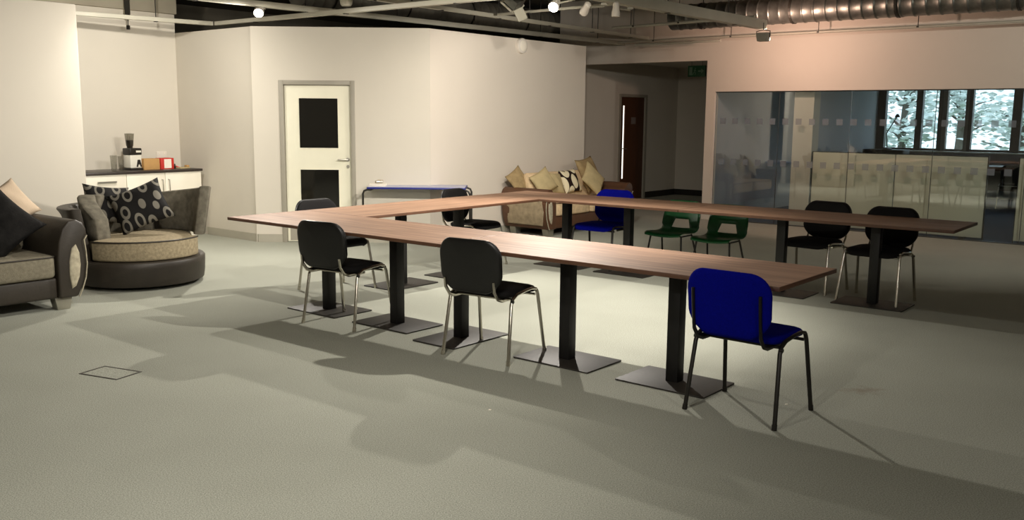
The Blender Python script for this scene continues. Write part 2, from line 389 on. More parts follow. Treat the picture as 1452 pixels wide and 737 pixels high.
# the door wall runs askew between the recess and the long wall
DA = W(-3.08, 2.50); DB = W(-1.47, 3.89); DB = Vector((DB.x, DB.y, 0))
DD = (DB - DA); DL = DD.length; DD.normalize(); DRZ = math.atan2(DD.y, DD.x)
def dsz(px, py):
    p = on_line(px, py, DA, DB); return (Vector((p.x, p.y, 0)) - DA).dot(DD), p.z
s0, _ = dsz(397.5, 200); s1, _ = dsz(504, 200); _, zt = dsz(450, 114)
def local(o): o.location = DA; o.rotation_euler = (0, 0, DRZ); return o
m = MB(); m.bb(-0.03, s0 + 0.02, 0, 0.12, 0, PT); m.bb(s1 - 0.02, DL + 0.02, 0, 0.12, 0, PT); m.bb(s0 + 0.02, s1 - 0.02, 0, 0.12, zt - 0.02, PT)
local(struct(m.build('wall_door', 'wall_paint')))
def baseboard(name, fn_boxes, matname='skirting_grey'):
    m = MB()
    for b in fn_boxes: ub(m, *b)
    return struct(m.build(name, matname))
baseboard('baseboard_recess_side', [(-4.20, -3.07, 2.485, 2.50, 0, 0.10)])
m = MB(); m.bb(-0.005, s0 - 0.002, -0.015, 0, 0, 0.10); m.bb(s1 + 0.002, DL, -0.015, 0, 0, 0.10); local(struct(m.build('baseboard_door_wall', 'skirting_grey')))
baseboard('baseboard_long', [(-1.47, -1.455, 3.90, 7.27, 0, 0.10)])
baseboard('baseboard_left', [(-2.66, -2.645, -10, 0.14, 0, 0.10)])
baseboard('baseboard_corridor', [(-3.04, -0.3, 12.885, 12.9, 0, 0.12), (-3.04, -3.025, 7.27, 10.66, 0, 0.12), (-3.04, -3.025, 11.68, 12.88, 0, 0.12)], 'dark_steel')
baseboard('baseboard_pier', [(-0.3, -0.15, RW - 0.015, RW, 0, 0.10)], 'wall_paint')

# white door with two dark panes
door = struct(bpy.data.objects.new('door_1', None)); C.objects.link(door); local(door)
tag(door, 'cream white door with two dark glass panes in grey frame', None)
m = MB(); fw = 0.055
m.bb(s0, s0 + fw, -0.02, 0.11, 0, zt); m.bb(s1 - fw, s1, -0.02, 0.11, 0, zt); m.bb(s0 + fw, s1 - fw, -0.02, 0.11, zt - fw, zt)
m.build('door_frame', 'frame_grey', door, bevel=0.004)
a0, b0 = dsz(423, 139); a1, b1 = dsz(479, 210); c0, d0 = dsz(425, 240.5); c1 = a1 + 0.005
d1 = max(0.42, d0 - (b0 - b1)); d1 = d0 - (b0 - b1)
l0, l1, lt = s0 + fw + 0.004, s1 - fw - 0.004, zt - fw - 0.005
a0 = 0.5 * (a0 + c0); a1 = 0.5 * (a1 + c1)
m = MB()
for (x0_, x1_, z0_, z1_) in ((l0, a0, 0.008, lt), (a1, l1, 0.008, lt), (a0, a1, b0, lt), (a0, a1, d0, b1), (a0, a1, 0.008, d1)): m.bb(x0_, x1_, 0.03, 0.074, z0_, z1_)
leaf = m.build('door_leaf', 'door_white', door)
for (z0_, z1_) in ((b1, b0), (d1, d0)):
    m = MB(); m.bb(a0, a1, 0.045, 0.06, z0_, z1_); m.build('door_pane', 'door_pane', leaf, label='dark reflecting glass pane')
    m = MB(); t_ = 0.008
    m.bb(a0 - t_, a1 + t_, 0.024, 0.03, z1_, z1_ + t_); m.bb(a0 - t_, a1 + t_, 0.024, 0.03, z0_ - t_, z0_); m.bb(a0 - t_, a0, 0.024, 0.03, z0_, z1_); m.bb(a1, a1 + t_, 0.024, 0.03, z0_, z1_)
    m.build('pane_bead', 'door_white', leaf)
m = MB(); m.bb(l0 + 0.03, l1 - 0.03, 0.027, 0.03, 0.02, 0.18); m.build('kick_plate', 'frame_grey', leaf)
hx, hz = dsz(493, 226.5)
m = MB(); m.lathe([(0.024, 0), (0.024, 0.008)], 16); m.v = [(hx + p[0], 0.03 - p[2], hz + p[1]) for p in m.v]
m.tube([(hx, 0.024, hz), (hx, -0.02, hz), (hx - 0.012, -0.03, hz), (hx - 0.12, -0.03, hz)], 0.009, 8)
m.build('door_handle', 'brushed_steel', leaf, smooth=40)
m = MB(); m.lathe([(0.02, 0), (0.02, 0.01)], 16); m.v = [(hx + p[0], 0.03 - p[2], hz - 0.085 + p[1]) for p in m.v]
m.build('lock_escutcheon', 'brushed_steel', leaf, smooth=40)

# brown corridor door with a glazed strip; its emission stands in for light behind
door2 = struct(bpy.data.objects.new('door_2', None)); C.objects.link(door2); door2.location = W(-3.04, 10.70); door2.rotation_euler = (0, 0, TH + PI / 2)
tag(door2, 'dark brown corridor door with narrow self-glowing glass strip', None)
m = MB(); m.bb(-0.04, 0.03, -0.015, 0.11, 0, 2.04); m.bb(0.91, 0.98, -0.015, 0.11, 0, 2.04); m.bb(0.03, 0.91, -0.015, 0.11, 1.985, 2.04); m.build('door_frame', 'frame_grey', door2)
m = MB(); m.bb(0.034, 0.145, 0.02, 0.064, 0.006, 1.98); m.bb(0.205, 0.906, 0.02, 0.064, 0.006, 1.98); m.bb(0.145, 0.205, 0.02, 0.064, 0.006, 0.42); m.bb(0.145, 0.205, 0.02, 0.064, 1.82, 1.98)
lf2 = m.build('door_leaf', 'door_brown', door2)
m = MB(); m.bb(0.145, 0.205, 0.035, 0.045, 0.42, 1.82); m.build('door_pane', 'glow_strip', lf2, label='narrow glass strip with painted-in glow')
m = MB(); m.bb(0.44, 0.60, 0.016, 0.02, 1.47, 1.60); m.build('door_sign', 'pillar_grey', lf2, label='small faded notice')
m = MB(); m.tube([(0.10, 0.02, 1.0), (0.10, -0.03, 1.0), (0.22, -0.03, 1.0)], 0.009, 8); m.build('door_handle', 'brushed_steel', lf2, smooth=40)

# ---- glazed partition in the right-hand wall
GV = RW + 0.06
gj = [-0.15, 0.89, 1.96, 3.10, 4.24, 5.38, 6.5, 7.8, 9.2]
for i in range(len(gj) - 1):
    g = struct(bpy.data.objects.new('window_%d' % (i + 1), None)); C.objects.link(g); g.location = W(gj[i], GV); g.rotation_euler = (0, 0, TH)
    wd = gj[i + 1] - gj[i]
    m = MB(); m.bb(0.003, wd - 0.003, -0.005, 0.005, 0.012, 1.985); m.build('glass_pane', 'partition_glass', g)
    m = MB(); m.bb(0, wd, -0.018, 0.018, 0, 0.012); m.bb(0, wd, -0.018, 0.018, 1.985, 2.0); m.build('glazing_channel', 'joint_dark', g)
    m = MB(); m.bb(-0.004, 0.003, -0.006, 0.006, 0.012, 1.985); m.build('glass_joint', 'joint_dark', g)
# rows of frosted squares stuck on the glass
sq = MB(); sq.bb(-0.045, 0.045, -0.0015, 0.0, -0.045, 0.045); sqm = sq.mesh('frosted_square'); sqm.materials.append(MATS['frost_film'])
panes = [o for o in bpy.data.objects if o.name.startswith('glass_pane')]
for zrow in (1.55, 0.925):
    for k in range(28):
        u = -0.02 + 0.203 * k
        for i in range(len(gj) - 1):
            if gj[i] + 0.05 < u < gj[i + 1] - 0.05:
                pn = [p for p in panes if p.parent.name == 'window_%d' % (i + 1)][0]
                o = bpy.data.objects.new('frosted_square', sqm); C.objects.link(o); o.parent = pn; o.location = (u - gj[i], -0.0055, zrow)

# ---- the room behind the glass
m = MB()
wu = [(-0.03, 0.61), (0.74, 1.07), (1.24, 1.60), (1.74, 2.49), (2.66, 3.4), (3.54, 4.2), (4.36, 5.1), (5.24, 6.0), (6.14, 6.9)]
m2 = MB(); ub(m2, -0.2, 9.2, 16.8, 16.95, 0, 0.95); ub(m2, -0.2, 9.2, 16.8, 16.95, 2.62, 2.9); ub(m2, 6.98, 9.2, 16.8, 16.95, 0.95, 2.62)
struct(m2.build('wall_window_side', 'annex_wall'))
for i in range(len(wu)):
    a, b = wu[i]; lo = -0.2 if i == 0 else (wu[i - 1][1] + a) / 2; hi = (b + wu[i + 1][0]) / 2 if i + 1 < len(wu) else 6.98
    g = struct(bpy.data.objects.new('window_%d' % (i + 20), None)); C.objects.link(g); g.location = W(a, 16.8); g.rotation_euler = (0, 0, TH)
    m = MB(); m.bb(lo - a, 0, 0, 0.14, 0.95, 2.62); m.bb(b - a, hi - a, 0, 0.14, 0.95, 2.62); m.bb(0, b - a, 0.03, 0.1, 0.95, 1.0); m.bb(0, b - a, 0.03, 0.1, 2.56, 2.62)
    m.build('window_frame', 'pillar_grey' if i == 2 else 'window_frame_dark', g)
    m = MB(); m.bb(0.0, b - a, 0.06, 0.07, 1.0, 2.56); m.build('window_glass', 'window_glass', g)
m = MB(); ub(m, -0.2, 9.1, 16.55, 16.8, 0.92, 0.95); struct(m.build('trim_1', 'cabinet_white'))

col = MB(); ub(col, 1.06, 1.36, 9.10, 9.35, 0, 2.9); struct(col.build('wall_column', 'wall_paint'))
def screen(u0, u1, v, label):
    t = thing('screen_panel', label, 'screen', W(u0, v), TH)
    L_ = u1 - u0; n = 2
    for k in range(n):
        m = MB(); m.bb(L_ * k / n + 0.012, L_ * (k + 1) / n - 0.002, -0.018, 0.018, 0.03, 1.11); m.build('board', 'screen_cream', t, bevel=0.003)
    m = MB(); m.bb(0, 0.012, -0.02, 0.02, 0.0, 1.12); m.bb(L_, L_ + 0.012, -0.02, 0.02, 0.0, 1.12); m.bb(0.012, L_, -0.02, 0.02, 1.11, 1.12); m.build('edge_trim', 'screen_edge', t)
    for x in (0.25, L_ - 0.25):
        m = MB(); m.bb(x - 0.03, x + 0.03, -0.06, 0.12, 0.0, 0.03); m.build('foot', 'screen_edge', t)
    return t
screen(1.38, 3.76, 9.12, 'long low cream screen standing behind the glass partition next to the column')
screen(4.13, 5.9, 9.12, 'low cream screen behind the glass beyond the gap with blue carpet')

# ---- outside the windows
m = MB(); ub(m, -14, 26, 17, 60, -0.6, -0.5); tag(m.build('lawn', 'grass'), 'grass lawn outside the far windows', 'lawn', kind='structure')
def tree(u, v, h, rad, label, seed, n=420):
    rnd = random.Random(seed)
    t = thing('tree', label, 'tree', W(u, v, -0.5), rnd.random() * 6, 'trees outside the far windows')
    m = MB(); pts = [(0, 0, 0), (0.05, 0.03, h * 0.3), (-0.04, 0.06, h * 0.6), (0.03, 0, h * 0.9)]
    m.tube(pts, [0.16, 0.12, 0.08, 0.03], 7)
    tips = []
    for k in range(22):
        z = h * (0.2 + 0.65 * rnd.random()); a = rnd.random() * 2 * PI; L_ = rad * (0.5 + 0.5 * rnd.random())
        e = Vector((math.cos(a) * L_, math.sin(a) * L_, z + L_ * 0.5)); mid = Vector((e.x * 0.5, e.y * 0.5, z + L_ * 0.35))
        m.tube([(0, 0, z), mid, e], [0.045, 0.03, 0.012], 5); tips += [mid, e, (mid + e) / 2]
    m.build('trunk', 'bark', t, smooth=60)
    m = MB()
    for k in range(n):
        c = rnd.choice(tips) + Vector((rnd.gauss(0, 0.28), rnd.gauss(0, 0.28), rnd.gauss(0, 0.25)))
        R3 = Matrix.Rotation(rnd.random() * 6, 3, 'Z') @ Matrix.Rotation(rnd.random() * 3, 3, 'X'); s = 0.09 + 0.10 * rnd.random()
        P = [R3 @ Vector(p) * s + c for p in ((-1, 0, 0), (0, -0.45, 0.1), (1, 0, 0), (0, 0.45, 0.1))]
        m.add(P, [(0, 1, 2, 3)])
    o = m.build('foliage', 'leaf', t); o['kind'] = 'stuff'
for k, (u, v, h, rad) in enumerate([(-5.6, 25, 5, 1.2), (-2.2, 25.6, 5.2, 1.2), (1.2, 24.9, 5, 1.2), (4.6, 25.5, 5, 1.2), (-8.9, 30.6, 6, 1.4), (-5.4, 31.4, 6, 1.4), (-1.9, 30.8, 6, 1.4), (1.6, 31.4, 6, 1.4)]):
    tree(u, v, h, rad, 'leafy tree on the lawn outside the far windows', 40 + k, 1100)

# ================================================================== SERVICES UNDER THE CEILING
def run(name, label, cat, P, Q, sec, matname, rods=1.2, kind='box', group=None, rod_r=0.006):
    """a straight tray, pipe or beam from P to Q with hanger rods up to the slab"""
    d = Q - P; L_ = d.length; rz = math.atan2(d.y, d.x)
    t = thing(name, label, cat, P, rz, group)
    m = MB()
    if kind == 'box':
        wd, hh = sec; m.bb(0, L_, -wd / 2, wd / 2, -hh / 2, hh / 2); m.build('channel', matname, t, bevel=0.004)
        top = hh / 2
    else:
        m.tube([(0, 0, 0), (L_ * 0.33, 0, 0), (L_ * 0.66, 0, 0), (L_, 0, 0)], sec, 14); m.build('pipe', matname, t, smooth=50); top = sec
    if rods:
        n = max(2, int(L_ / rods)); 
        for k in range(n):
            x = L_ * (k + 0.5) / n
            m = MB(); m.tube([(x, 0, top - 0.002), (x, 0, CEIL - P.z)], rod_r, 6); m.bb(x - 0.018, x + 0.018, -0.03, 0.03, -top - 0.006, -top + 0.002) if kind == 'box' else m.lathe([(sec + 0.006, -0.01), (sec + 0.006, 0.01)], 10, (x, 0, 0))
            m.build('hanger_rod', 'dark_steel', t)
    return t
Z = 2.80
run('cable_tray', 'pale grey cable tray hung above the door wall', 'cable tray', W(-2.55, -2.2, Z), W(-1.83, 8.86, Z), (0.07, 0.065), 'services_grey', 1.3)
run('cable_tray', 'slim grey tray hung straight above the long wall', 'cable tray', W(-1.18, 2.2, 2.86), W(-1.36, 8.86, 2.86), (0.05, 0.05), 'services_grey', 1.1)
run('lighting_bar', 'grey bar running past the recess to the lighting beam', 'lighting bar', W(-3.93, 2.56, 2.72), W(1.02, 2.60, 2.72), (0.06, 0.05), 'services_grey', 1.4)
run('lighting_bar', 'grey bar crossing the recess above the white cabinets', 'lighting bar', W(-4.45, -0.3, 2.72), W(-3.97, 2.53, 2.72), (0.055, 0.05), 'services_grey', 1.2)
run('lighting_rail', 'thin rail below the slab between tray and beam', 'lighting rail', W(-1.12, 4.79, 2.86), W(1.02, 4.70, 2.86), (0.025, 0.03), 'services_grey', 0.9)
beam = run('lighting_beam', 'deep grey beam carrying spotlights over the back row', 'lighting beam', W(1.02, -0.6, 2.83), W(1.21, 7.55, 2.83), (0.11, 0.12), 'services_grey', 1.5)
run('conduit_pipe', 'thin grey conduit crossing behind the spotlights', 'pipe', W(-1.28, 7.68, 2.93), W(1.12, 7.46, 2.93), 0.022, 'services_grey', 0.8, 'pipe')
run('conduit_pipe', 'long thin conduit hung on rods along the wall above the glazing', 'pipe', W(-1.8, 8.66, 2.80), W(4.9, 8.58, 2.80), 0.018, 'services_grey', 1.15, 'pipe')
run('conduit_pipe', 'short conduit over the corridor opening', 'pipe', W(-1.25, 8.30, 2.72), W(0.2, 8.30, 2.90), 0.018, 'services_grey', 0, 'pipe')
def duct(label, P, Q, r, matname, seam=0.16):
    d = Q - P; L_ = d.length
    t = thing('air_duct', label, 'air duct', P, math.atan2(d.y, d.x))
    m = MB(); n = int(L_ / seam); prof = []
    for k in range(n):
        x = L_ * k / n; prof += [(r, x), (r, x + seam * 0.80), (r + 0.007, x + seam * 0.84), (r + 0.007, x + seam * 0.94), (r, x + seam * 0.98)]
    m.lathe(prof, 28); m.v = [(p[2], p[1], p[0]) for p in m.v]; m.build('spiral_duct', matname, t, smooth=50)
    for k in range(int(L_ / 1.4)):
        x = 0.5 + 1.4 * k
        m = MB(); m.lathe([(r + 0.008, x - 0.015), (r + 0.012, x - 0.015), (r + 0.012, x + 0.015), (r + 0.008, x + 0.015)], 28, cap=False); m.v = [(p[2], p[1], p[0]) for p in m.v]
        m.tube([(x, 0, r), (x, 0, CEIL - P.z)], 0.007, 6); m.build('strap', 'dark_steel', t)
    return t
duct('shiny spiral air duct along the wall above the glazing', W(-0.55, 8.22, 3.08), W(6.5, 8.22, 3.08), 0.18, 'galvanised')
duct('dull spiral air duct in the void above the partitions', W(-3.6, 3.6, 3.22), W(-3.6, 12.6, 3.22), 0.22, 'ceiling_dark')
duct('dull spiral air duct crossing over the back row', W(-0.9, 6.6, 3.30), W(6.0, 6.6, 3.30), 0.15, 'galvanised')

# hanging dark rod over the recess
m = MB(); P = W(-4.62, 1.75); m.bb(-0.03, 0.03, -0.012, 0.012, 0, CEIL - 2.76); m.bb(-0.016, 0.016, -0.02, 0.02, -0.14, -0.09); m.tube([(0, 0, -0.1), (0, 0, 0.01)], 0.006, 6)
o = m.build('hanger_bracket', 'dark_steel'); o.location = (P.x, P.y, 2.76); tag(o, 'dark steel hanger strap over the white cabinets', 'bracket')

def spotlight(label, hang, lamp, target, watt, cone, lit='bulb_glow', col=LAMP_COL, size=0.035, blend=0.7, r=0.045, ln=0.14, group='spotlights under the ceiling'):
    """hang: where the stem starts; lamp: centre of the mouth; target: where it points"""
    hang, lamp, target = Vector(hang), Vector(lamp), Vector(target)
    d = (target - lamp).normalized(); t = thing('spotlight', label, 'spotlight', hang, 0, group)
    R3 = d.to_track_quat('Z', 'Y').to_matrix(); off = lamp - hang
    m = MB(); m.lathe([(r * 0.45, -ln), (r * 0.75, -ln * 0.9), (r * 0.8, -ln * 0.45), (r, -ln * 0.25), (r, 0.012), (r * 0.92, 0.012), (r * 0.85, -0.012)], 20)
    m.v = [tuple(R3 @ Vector(p) + off) for p in m.v]; b = m.build('lamp_housing', 'white_plastic', t, smooth=40)
    m = MB(); m.lathe([(r * 0.3, -0.012), (r * 0.8, -0.010), (r * 0.8, 0.002), (r * 0.45, 0.006)], 16); m.v = [tuple(R3 @ Vector(p) + off) for p in m.v]; m.build('bulb', lit, b, smooth=60)
    back = off - d * ln * 0.5
    m = MB(); m.bb(-0.03, 0.03, -0.03, 0.03, -0.02, 0.0); m.tube([(0, 0, -0.01), (0, 0, back.z * 0.45), (back.x, back.y, back.z)], 0.009, 8); m.build('stem', 'services_grey', t, smooth=40)
    if watt:
        l = spot_light('spot_lamp', lamp + d * 0.03, target, watt, cone, blend, size, col); 
        l.parent = t; l.matrix_parent_inverse = Matrix.Translation(-hang)
    return t
def top(p, z): return Vector((p[0], p[1], z))
LB = Vector((0.40, 9.70, 2.69))
spotlight('bright spotlight glaring at the end of the lighting beam', W(1.02, 3.42, 2.77), LB, W(2.2, -0.4, 0.3), 290, 135, r=0.055)
pe = at_z(828, 17, 2.66)
spotlight('spotlight tipped sideways with a dim glow on the lighting beam', W(1.05, 3.95, 2.77), pe, W(-1.4, 5.2, 0.9), 110, 100, lit='bulb_glow')
pf = at_z(873, 22, 2.64)
spotlight('unlit white spotlight pointing straight down from the beam', W(1.08, 4.42, 2.77), pf, top(pf, 0) + Vector((-0.05, 0.02, 0)), 0, 0, lit='white_plastic')
LC = Vector((-2.85, 10.60, 2.70))
spotlight('bright spotlight glaring above the corner by the white door', W(-2.27, 2.06, 2.766), LC, (-2.6, 7.5, 0.6), 200, 170, r=0.055)
spotlight('spotlight over the open middle of the tables', Vector((1.65, 6.2, 3.004)), Vector((1.65, 6.2, 2.76)), W(1.5, 1.3, 0), 320, 115, blend=0.95)
spotlight('spotlight over the seating corner', Vector((-1.9, 6.2, 3.004)), Vector((-1.9, 6.2, 2.76)), (-3.7, 9.4, 0.6), 75, 100)
spotlight('spotlight on the near bar aimed at the door wall', Vector((0.5, 6.2, 3.004)), Vector((0.5, 6.2, 2.76)), (-2.1, 11.7, 1.2), 300, 86, blend=1.0)
spotlight('spotlight above the floor outlet', Vector((-0.4, 3.2, 3.004)), Vector((-0.4, 3.2, 2.78)), (-1.8, 5.2, 0.0), 100, 130, blend=0.9)
rc = W(-2.35, 0.75)
spotlight('added fill spotlight hung from the slab and aimed into the cabinet recess', top(rc, CEIL), top(rc, 2.98), W(-4.5, 1.5, 1.0), 120, 140, blend=0.9)  # added fill lamp above the view, brightens the recess walls
spotlight('added fill spotlight on the bar by the entrance, lighting the open carpet', Vector((-1.5, 0.8, 3.004)), Vector((-1.5, 0.8, 2.80)), (-1.7, 3.2, 0), 105, 165, blend=0.9)  # unseen lamp added to lift the near carpet
rr = W(5.6, 5.4)
spotlight('added fill spotlight hung from the slab by the glass partition', top(rr, CEIL), top(rr, 2.96), W(2.6, 8.9, 1.6), 84, 150, blend=0.9)  # out of view, added to brighten the right-hand wall
spotlight('weaker added fill spotlight on the bar by the entrance near the far side', Vector((2.6, 0.8, 3.004)), Vector((2.6, 0.8, 2.80)), (2.6, 3.2, 0), 50, 165, blend=0.9)  # second added fill, out of view, for the near right floor
run('lighting_bar', 'added grey bar by the entrance carrying the fill spotlights', 'lighting bar', Vector((-3.0, 0.8, 3.03)), Vector((3.4, 0.8, 3.03)), (0.06, 0.05), 'services_grey', 1.4)  # unseen bar, added to hold the two near fill lamps
run('lighting_bar', 'grey bar over the near floor carrying spotlights', 'lighting bar', Vector((-2.6, 3.2, 3.03)), Vector((2.6, 3.2, 3.03)), (0.06, 0.05), 'services_grey', 1.4)
run('lighting_bar', 'grey bar over the near table row carrying spotlights', 'lighting bar', Vector((-2.6, 6.2, 3.03)), Vector((3.4, 6.2, 3.03)), (0.06, 0.05), 'services_grey', 1.4)

# flood light washing the right-hand wall
fl = at_z(1082, 52, 2.66)
t = thing('flood_light', 'boxy flood light at the beam end washing the wall pink', 'flood light', fl + Vector((0, 0, 0.12)), TH)
m = MB(); m.prism([(-0.085, 0.05), (0.085, 0.05), (0.065, -0.06), (-0.065, -0.06)], -0.05, 0.06, lambda a, b, d: (a, d, b - 0.12)); hb = m.build('lamp_housing', 'frame_grey', t, bevel=0.006)
m = MB(); m.bb(-0.07, 0.07, 0.061, 0.066, -0.165, -0.075); m.build('lens', 'bulb_dim', hb)
m = MB(); m.tube([(-0.09, 0, -0.13), (-0.095, 0, -0.05), (0, 0, -0.03), (0.095, 0, -0.05), (0.09, 0, -0.13)], 0.006, 6); m.tube([(0, 0, -0.03), (0, 0, 0.06)], 0.006, 6); m.build('bracket', 'dark_steel', t)
pl_ = W(1.2, 7.98, 2.66)
l = spot_light('flood_lamp', Vector((fl.x, fl.y, 2.66)) + DV * 0.10, W(1.6, 8.9, 2.30), 46, 176, 0.4, 0.05, (1.0, 0.65, 0.51))
l.parent = t; l.matrix_parent_inverse = Matrix.LocRotScale(t.location, t.rotation_euler, None).inverted()

# square-framed theatre lantern
sqp = at_z(730, 8, 2.74)
t = thing('theatre_lantern', 'square metal lantern with open barn door flaps', 'lantern', sqp + Vector((0, 0, 0.10)), TH + 0.3)
R3 = Matrix.Rotation(0.7, 3, 'Y') @ Matrix.Rotation(0.5, 3, 'X')
m = MB(); m.box((0, 0, -0.05), (0.15, 0.15, 0.10), M3=R3); m.build('lamp_housing', 'galvanised', t, bevel=0.006)
m = MB()
for (c, s) in (((0.08, 0, -0.12), (0.01, 0.17, 0.02)), ((-0.08, 0, -0.12), (0.01, 0.17, 0.02)), ((0, 0.08, -0.12), (0.17, 0.01, 0.02)), ((0, -0.08, -0.12), (0.17, 0.01, 0.02))):
    m.box(R3 @ Vector(c), s, M3=R3)
m.build('gel_frame', 'services_grey', t)
m = MB(); m.box(R3 @ Vector((0.15, 0, -0.13)), (0.13, 0.15, 0.004), M3=R3 @ Matrix.Rotation(0.5, 3, 'Y')); m.build('barn_door', 'services_grey', t)
m = MB(); m.box(R3 @ Vector((0, 0.13, -0.17)), (0.15, 0.10, 0.004), M3=R3 @ Matrix.Rotation(0.9, 3, 'X')); m.build('barn_door', 'services_grey', t)
m = MB(); m.tube([(0, 0, -0.02), (0, 0, CEIL - sqp.z - 0.10)], 0.009, 8); m.build('stem', 'dark_steel', t)
# bracket clamp on the tray
cp = at_z(491, 6, 2.79)
t = thing('clamp_bracket', 'pale cup shaped bracket sitting on the crossing bars', 'bracket', Vector((cp.x, cp.y, 2.77)), TH)
m = MB(); m.lathe([(0.05, 0), (0.065, 0.02), (0.075, 0.09), (0.085, 0.11), (0.07, 0.11), (0.05, 0.03)], 18); m.build('cup', 'services_grey', t, smooth=50)
m = MB(); m.tube([(-0.08, 0, 0.1), (-0.09, 0, 0.2), (0, 0, 0.26), (0.09, 0, 0.2), (0.08, 0, 0.1)], 0.008, 6); m.tube([(0, 0, 0.26), (0, 0, CEIL - 2.77)], 0.008, 6); m.build('yoke', 'services_grey', t)

# round wall light high on the long wall, exit sign in the corridor
p = on_line(738, 65, W(-1.47, 0), W(-1.47, 1))
t = thing('wall_disc', 'round white bulkhead lamp high on the long wall', 'wall lamp', p, TH + PI / 2)
def yz(mb): mb.v = [(q[0], -q[2], q[1]) for q in mb.v]
m = MB(); m.lathe([(0.10, 0.0), (0.105, 0.02), (0.10, 0.045), (0.085, 0.055)], 28); yz(m); m.build('rim', 'white_plastic', t, smooth=40)
m = MB(); m.lathe([(0.084, 0.050), (0.07, 0.058), (0.04, 0.063), (0.004, 0.065)], 28); yz(m); m.build('diffuser', 'paper_white', t, smooth=50)
p = W(-0.85, 9.6, 2.36)
t = thing('exit_sign', 'dark green exit sign with arrow hanging in the corridor opening', 'exit sign', p, TH)
m = MB(); m.bb(-0.16, 0.16, -0.02, 0.02, -0.09, 0.09); m.build('sign_box', 'exit_green', t, bevel=0.004)
m = MB(); m.bb(-0.13, -0.075, -0.023, -0.02, -0.065, 0.065); m.build('door_symbol', 'exit_white', t)
m = MB(); m.bb(0.03, 0.10, -0.023, -0.02, -0.012, 0.012); m.prism([(0.09, 0.04), (0.135, 0), (0.09, -0.04)], -0.023, -0.02, lambda a, b, d: (a, d, b)); m.build('arrow_symbol', 'exit_white', t)
m = MB(); m.lathe([(0.012, 0), (0.012, 0.003)], 10); yz(m); m.v = [(q[0] - 0.02, q[1] - 0.02, q[2] + 0.045) for q in m.v]
for seg in ([(-0.02, 0.03), (-0.035, -0.01)], [(-0.035, -0.01), (-0.01, -0.03), (-0.02, -0.06)], [(-0.035, -0.01), (-0.055, -0.035), (-0.065, -0.06)], [(-0.045, 0.02), (-0.005, 0.005)]):
    m.tube([(a, -0.0215, b) for a, b in seg], 0.006, 6)
m.build('running_figure', 'exit_white', t)
for x in (-0.1, 0.1):
    m = MB(); m.tube([(x, 0, 0.088), (x, 0, 0.26)], 0.004, 6); m.build('hanger', 'dark_steel', t)

# ================================================================== TABLES
TT = 0.7355; TL, TW = 2.398, 0.80
def ped_parts(t, x, y, turn):
    m = MB(); m.bb(x - 0.04, x + 0.04, y - 0.04, y + 0.04, 0.010, TT - 0.032); m.build('column', 'pedestal_black', t, bevel=0.004)
    a, b = (0.2, 0.3) if turn else (0.3, 0.2)
    m = MB(); m.prism(rrect(2 * a, 2 * b, 0.012, 3, x, y), 0.0, 0.010, lambda p, q, d: (p, q, d)); m.build('base_plate', 'plate_black', t, bevel=0.002)
    m = MB(); m.bb(x - 0.17, x + 0.17, y - 0.05, y + 0.05, TT - 0.032, TT - 0.0255); m.build('top_bracket', 'pedestal_black', t)
def meeting_table(label, loc, rz, peds):
    t = thing('meeting_table', label, 'table', loc, rz)
    m = MB(); m.bb(0.001, TL, 0, TW, TT - 0.025, TT - 0.0005); m.build('table_edge', 'edge_brown', t, bevel=0.003)
    m = MB(); m.bb(0.004, TL - 0.003, 0.003, TW - 0.003, TT - 0.003, TT); m.build('tabletop', 'walnut', t)
    for x in peds: ped_parts(t, x, TW / 2, False)
    return t
meeting_table('long walnut pedestal table whose free corner points at the white door', W(0, 0), TH, (0.80, 1.60))
meeting_table('walnut pedestal table with the blue chair at its open end', W(2.402, 0), TH, (0.80, 1.60))
meeting_table('walnut pedestal table joining the two long rows', W(0.80, 0.803), TH + PI / 2, (0.80, 1.60))
BTH = TH + 0.0145
BO = W(0.012, 3.204)
meeting_table('walnut pedestal table in front of the beige sofa', BO, BTH, (0.86, 1.63))
meeting_table('walnut pedestal table beside the glass partition with two black chairs', BO + Vector((math.cos(BTH), math.sin(BTH), 0)) * 2.402, BTH, (0.86, 1.70))
t = thing('table_pedestal', 'single black pedestal turned crosswise under the table joint', 'pedestal', W(2.27, 0.39), TH)
ped_parts(t, 0, 0, True)

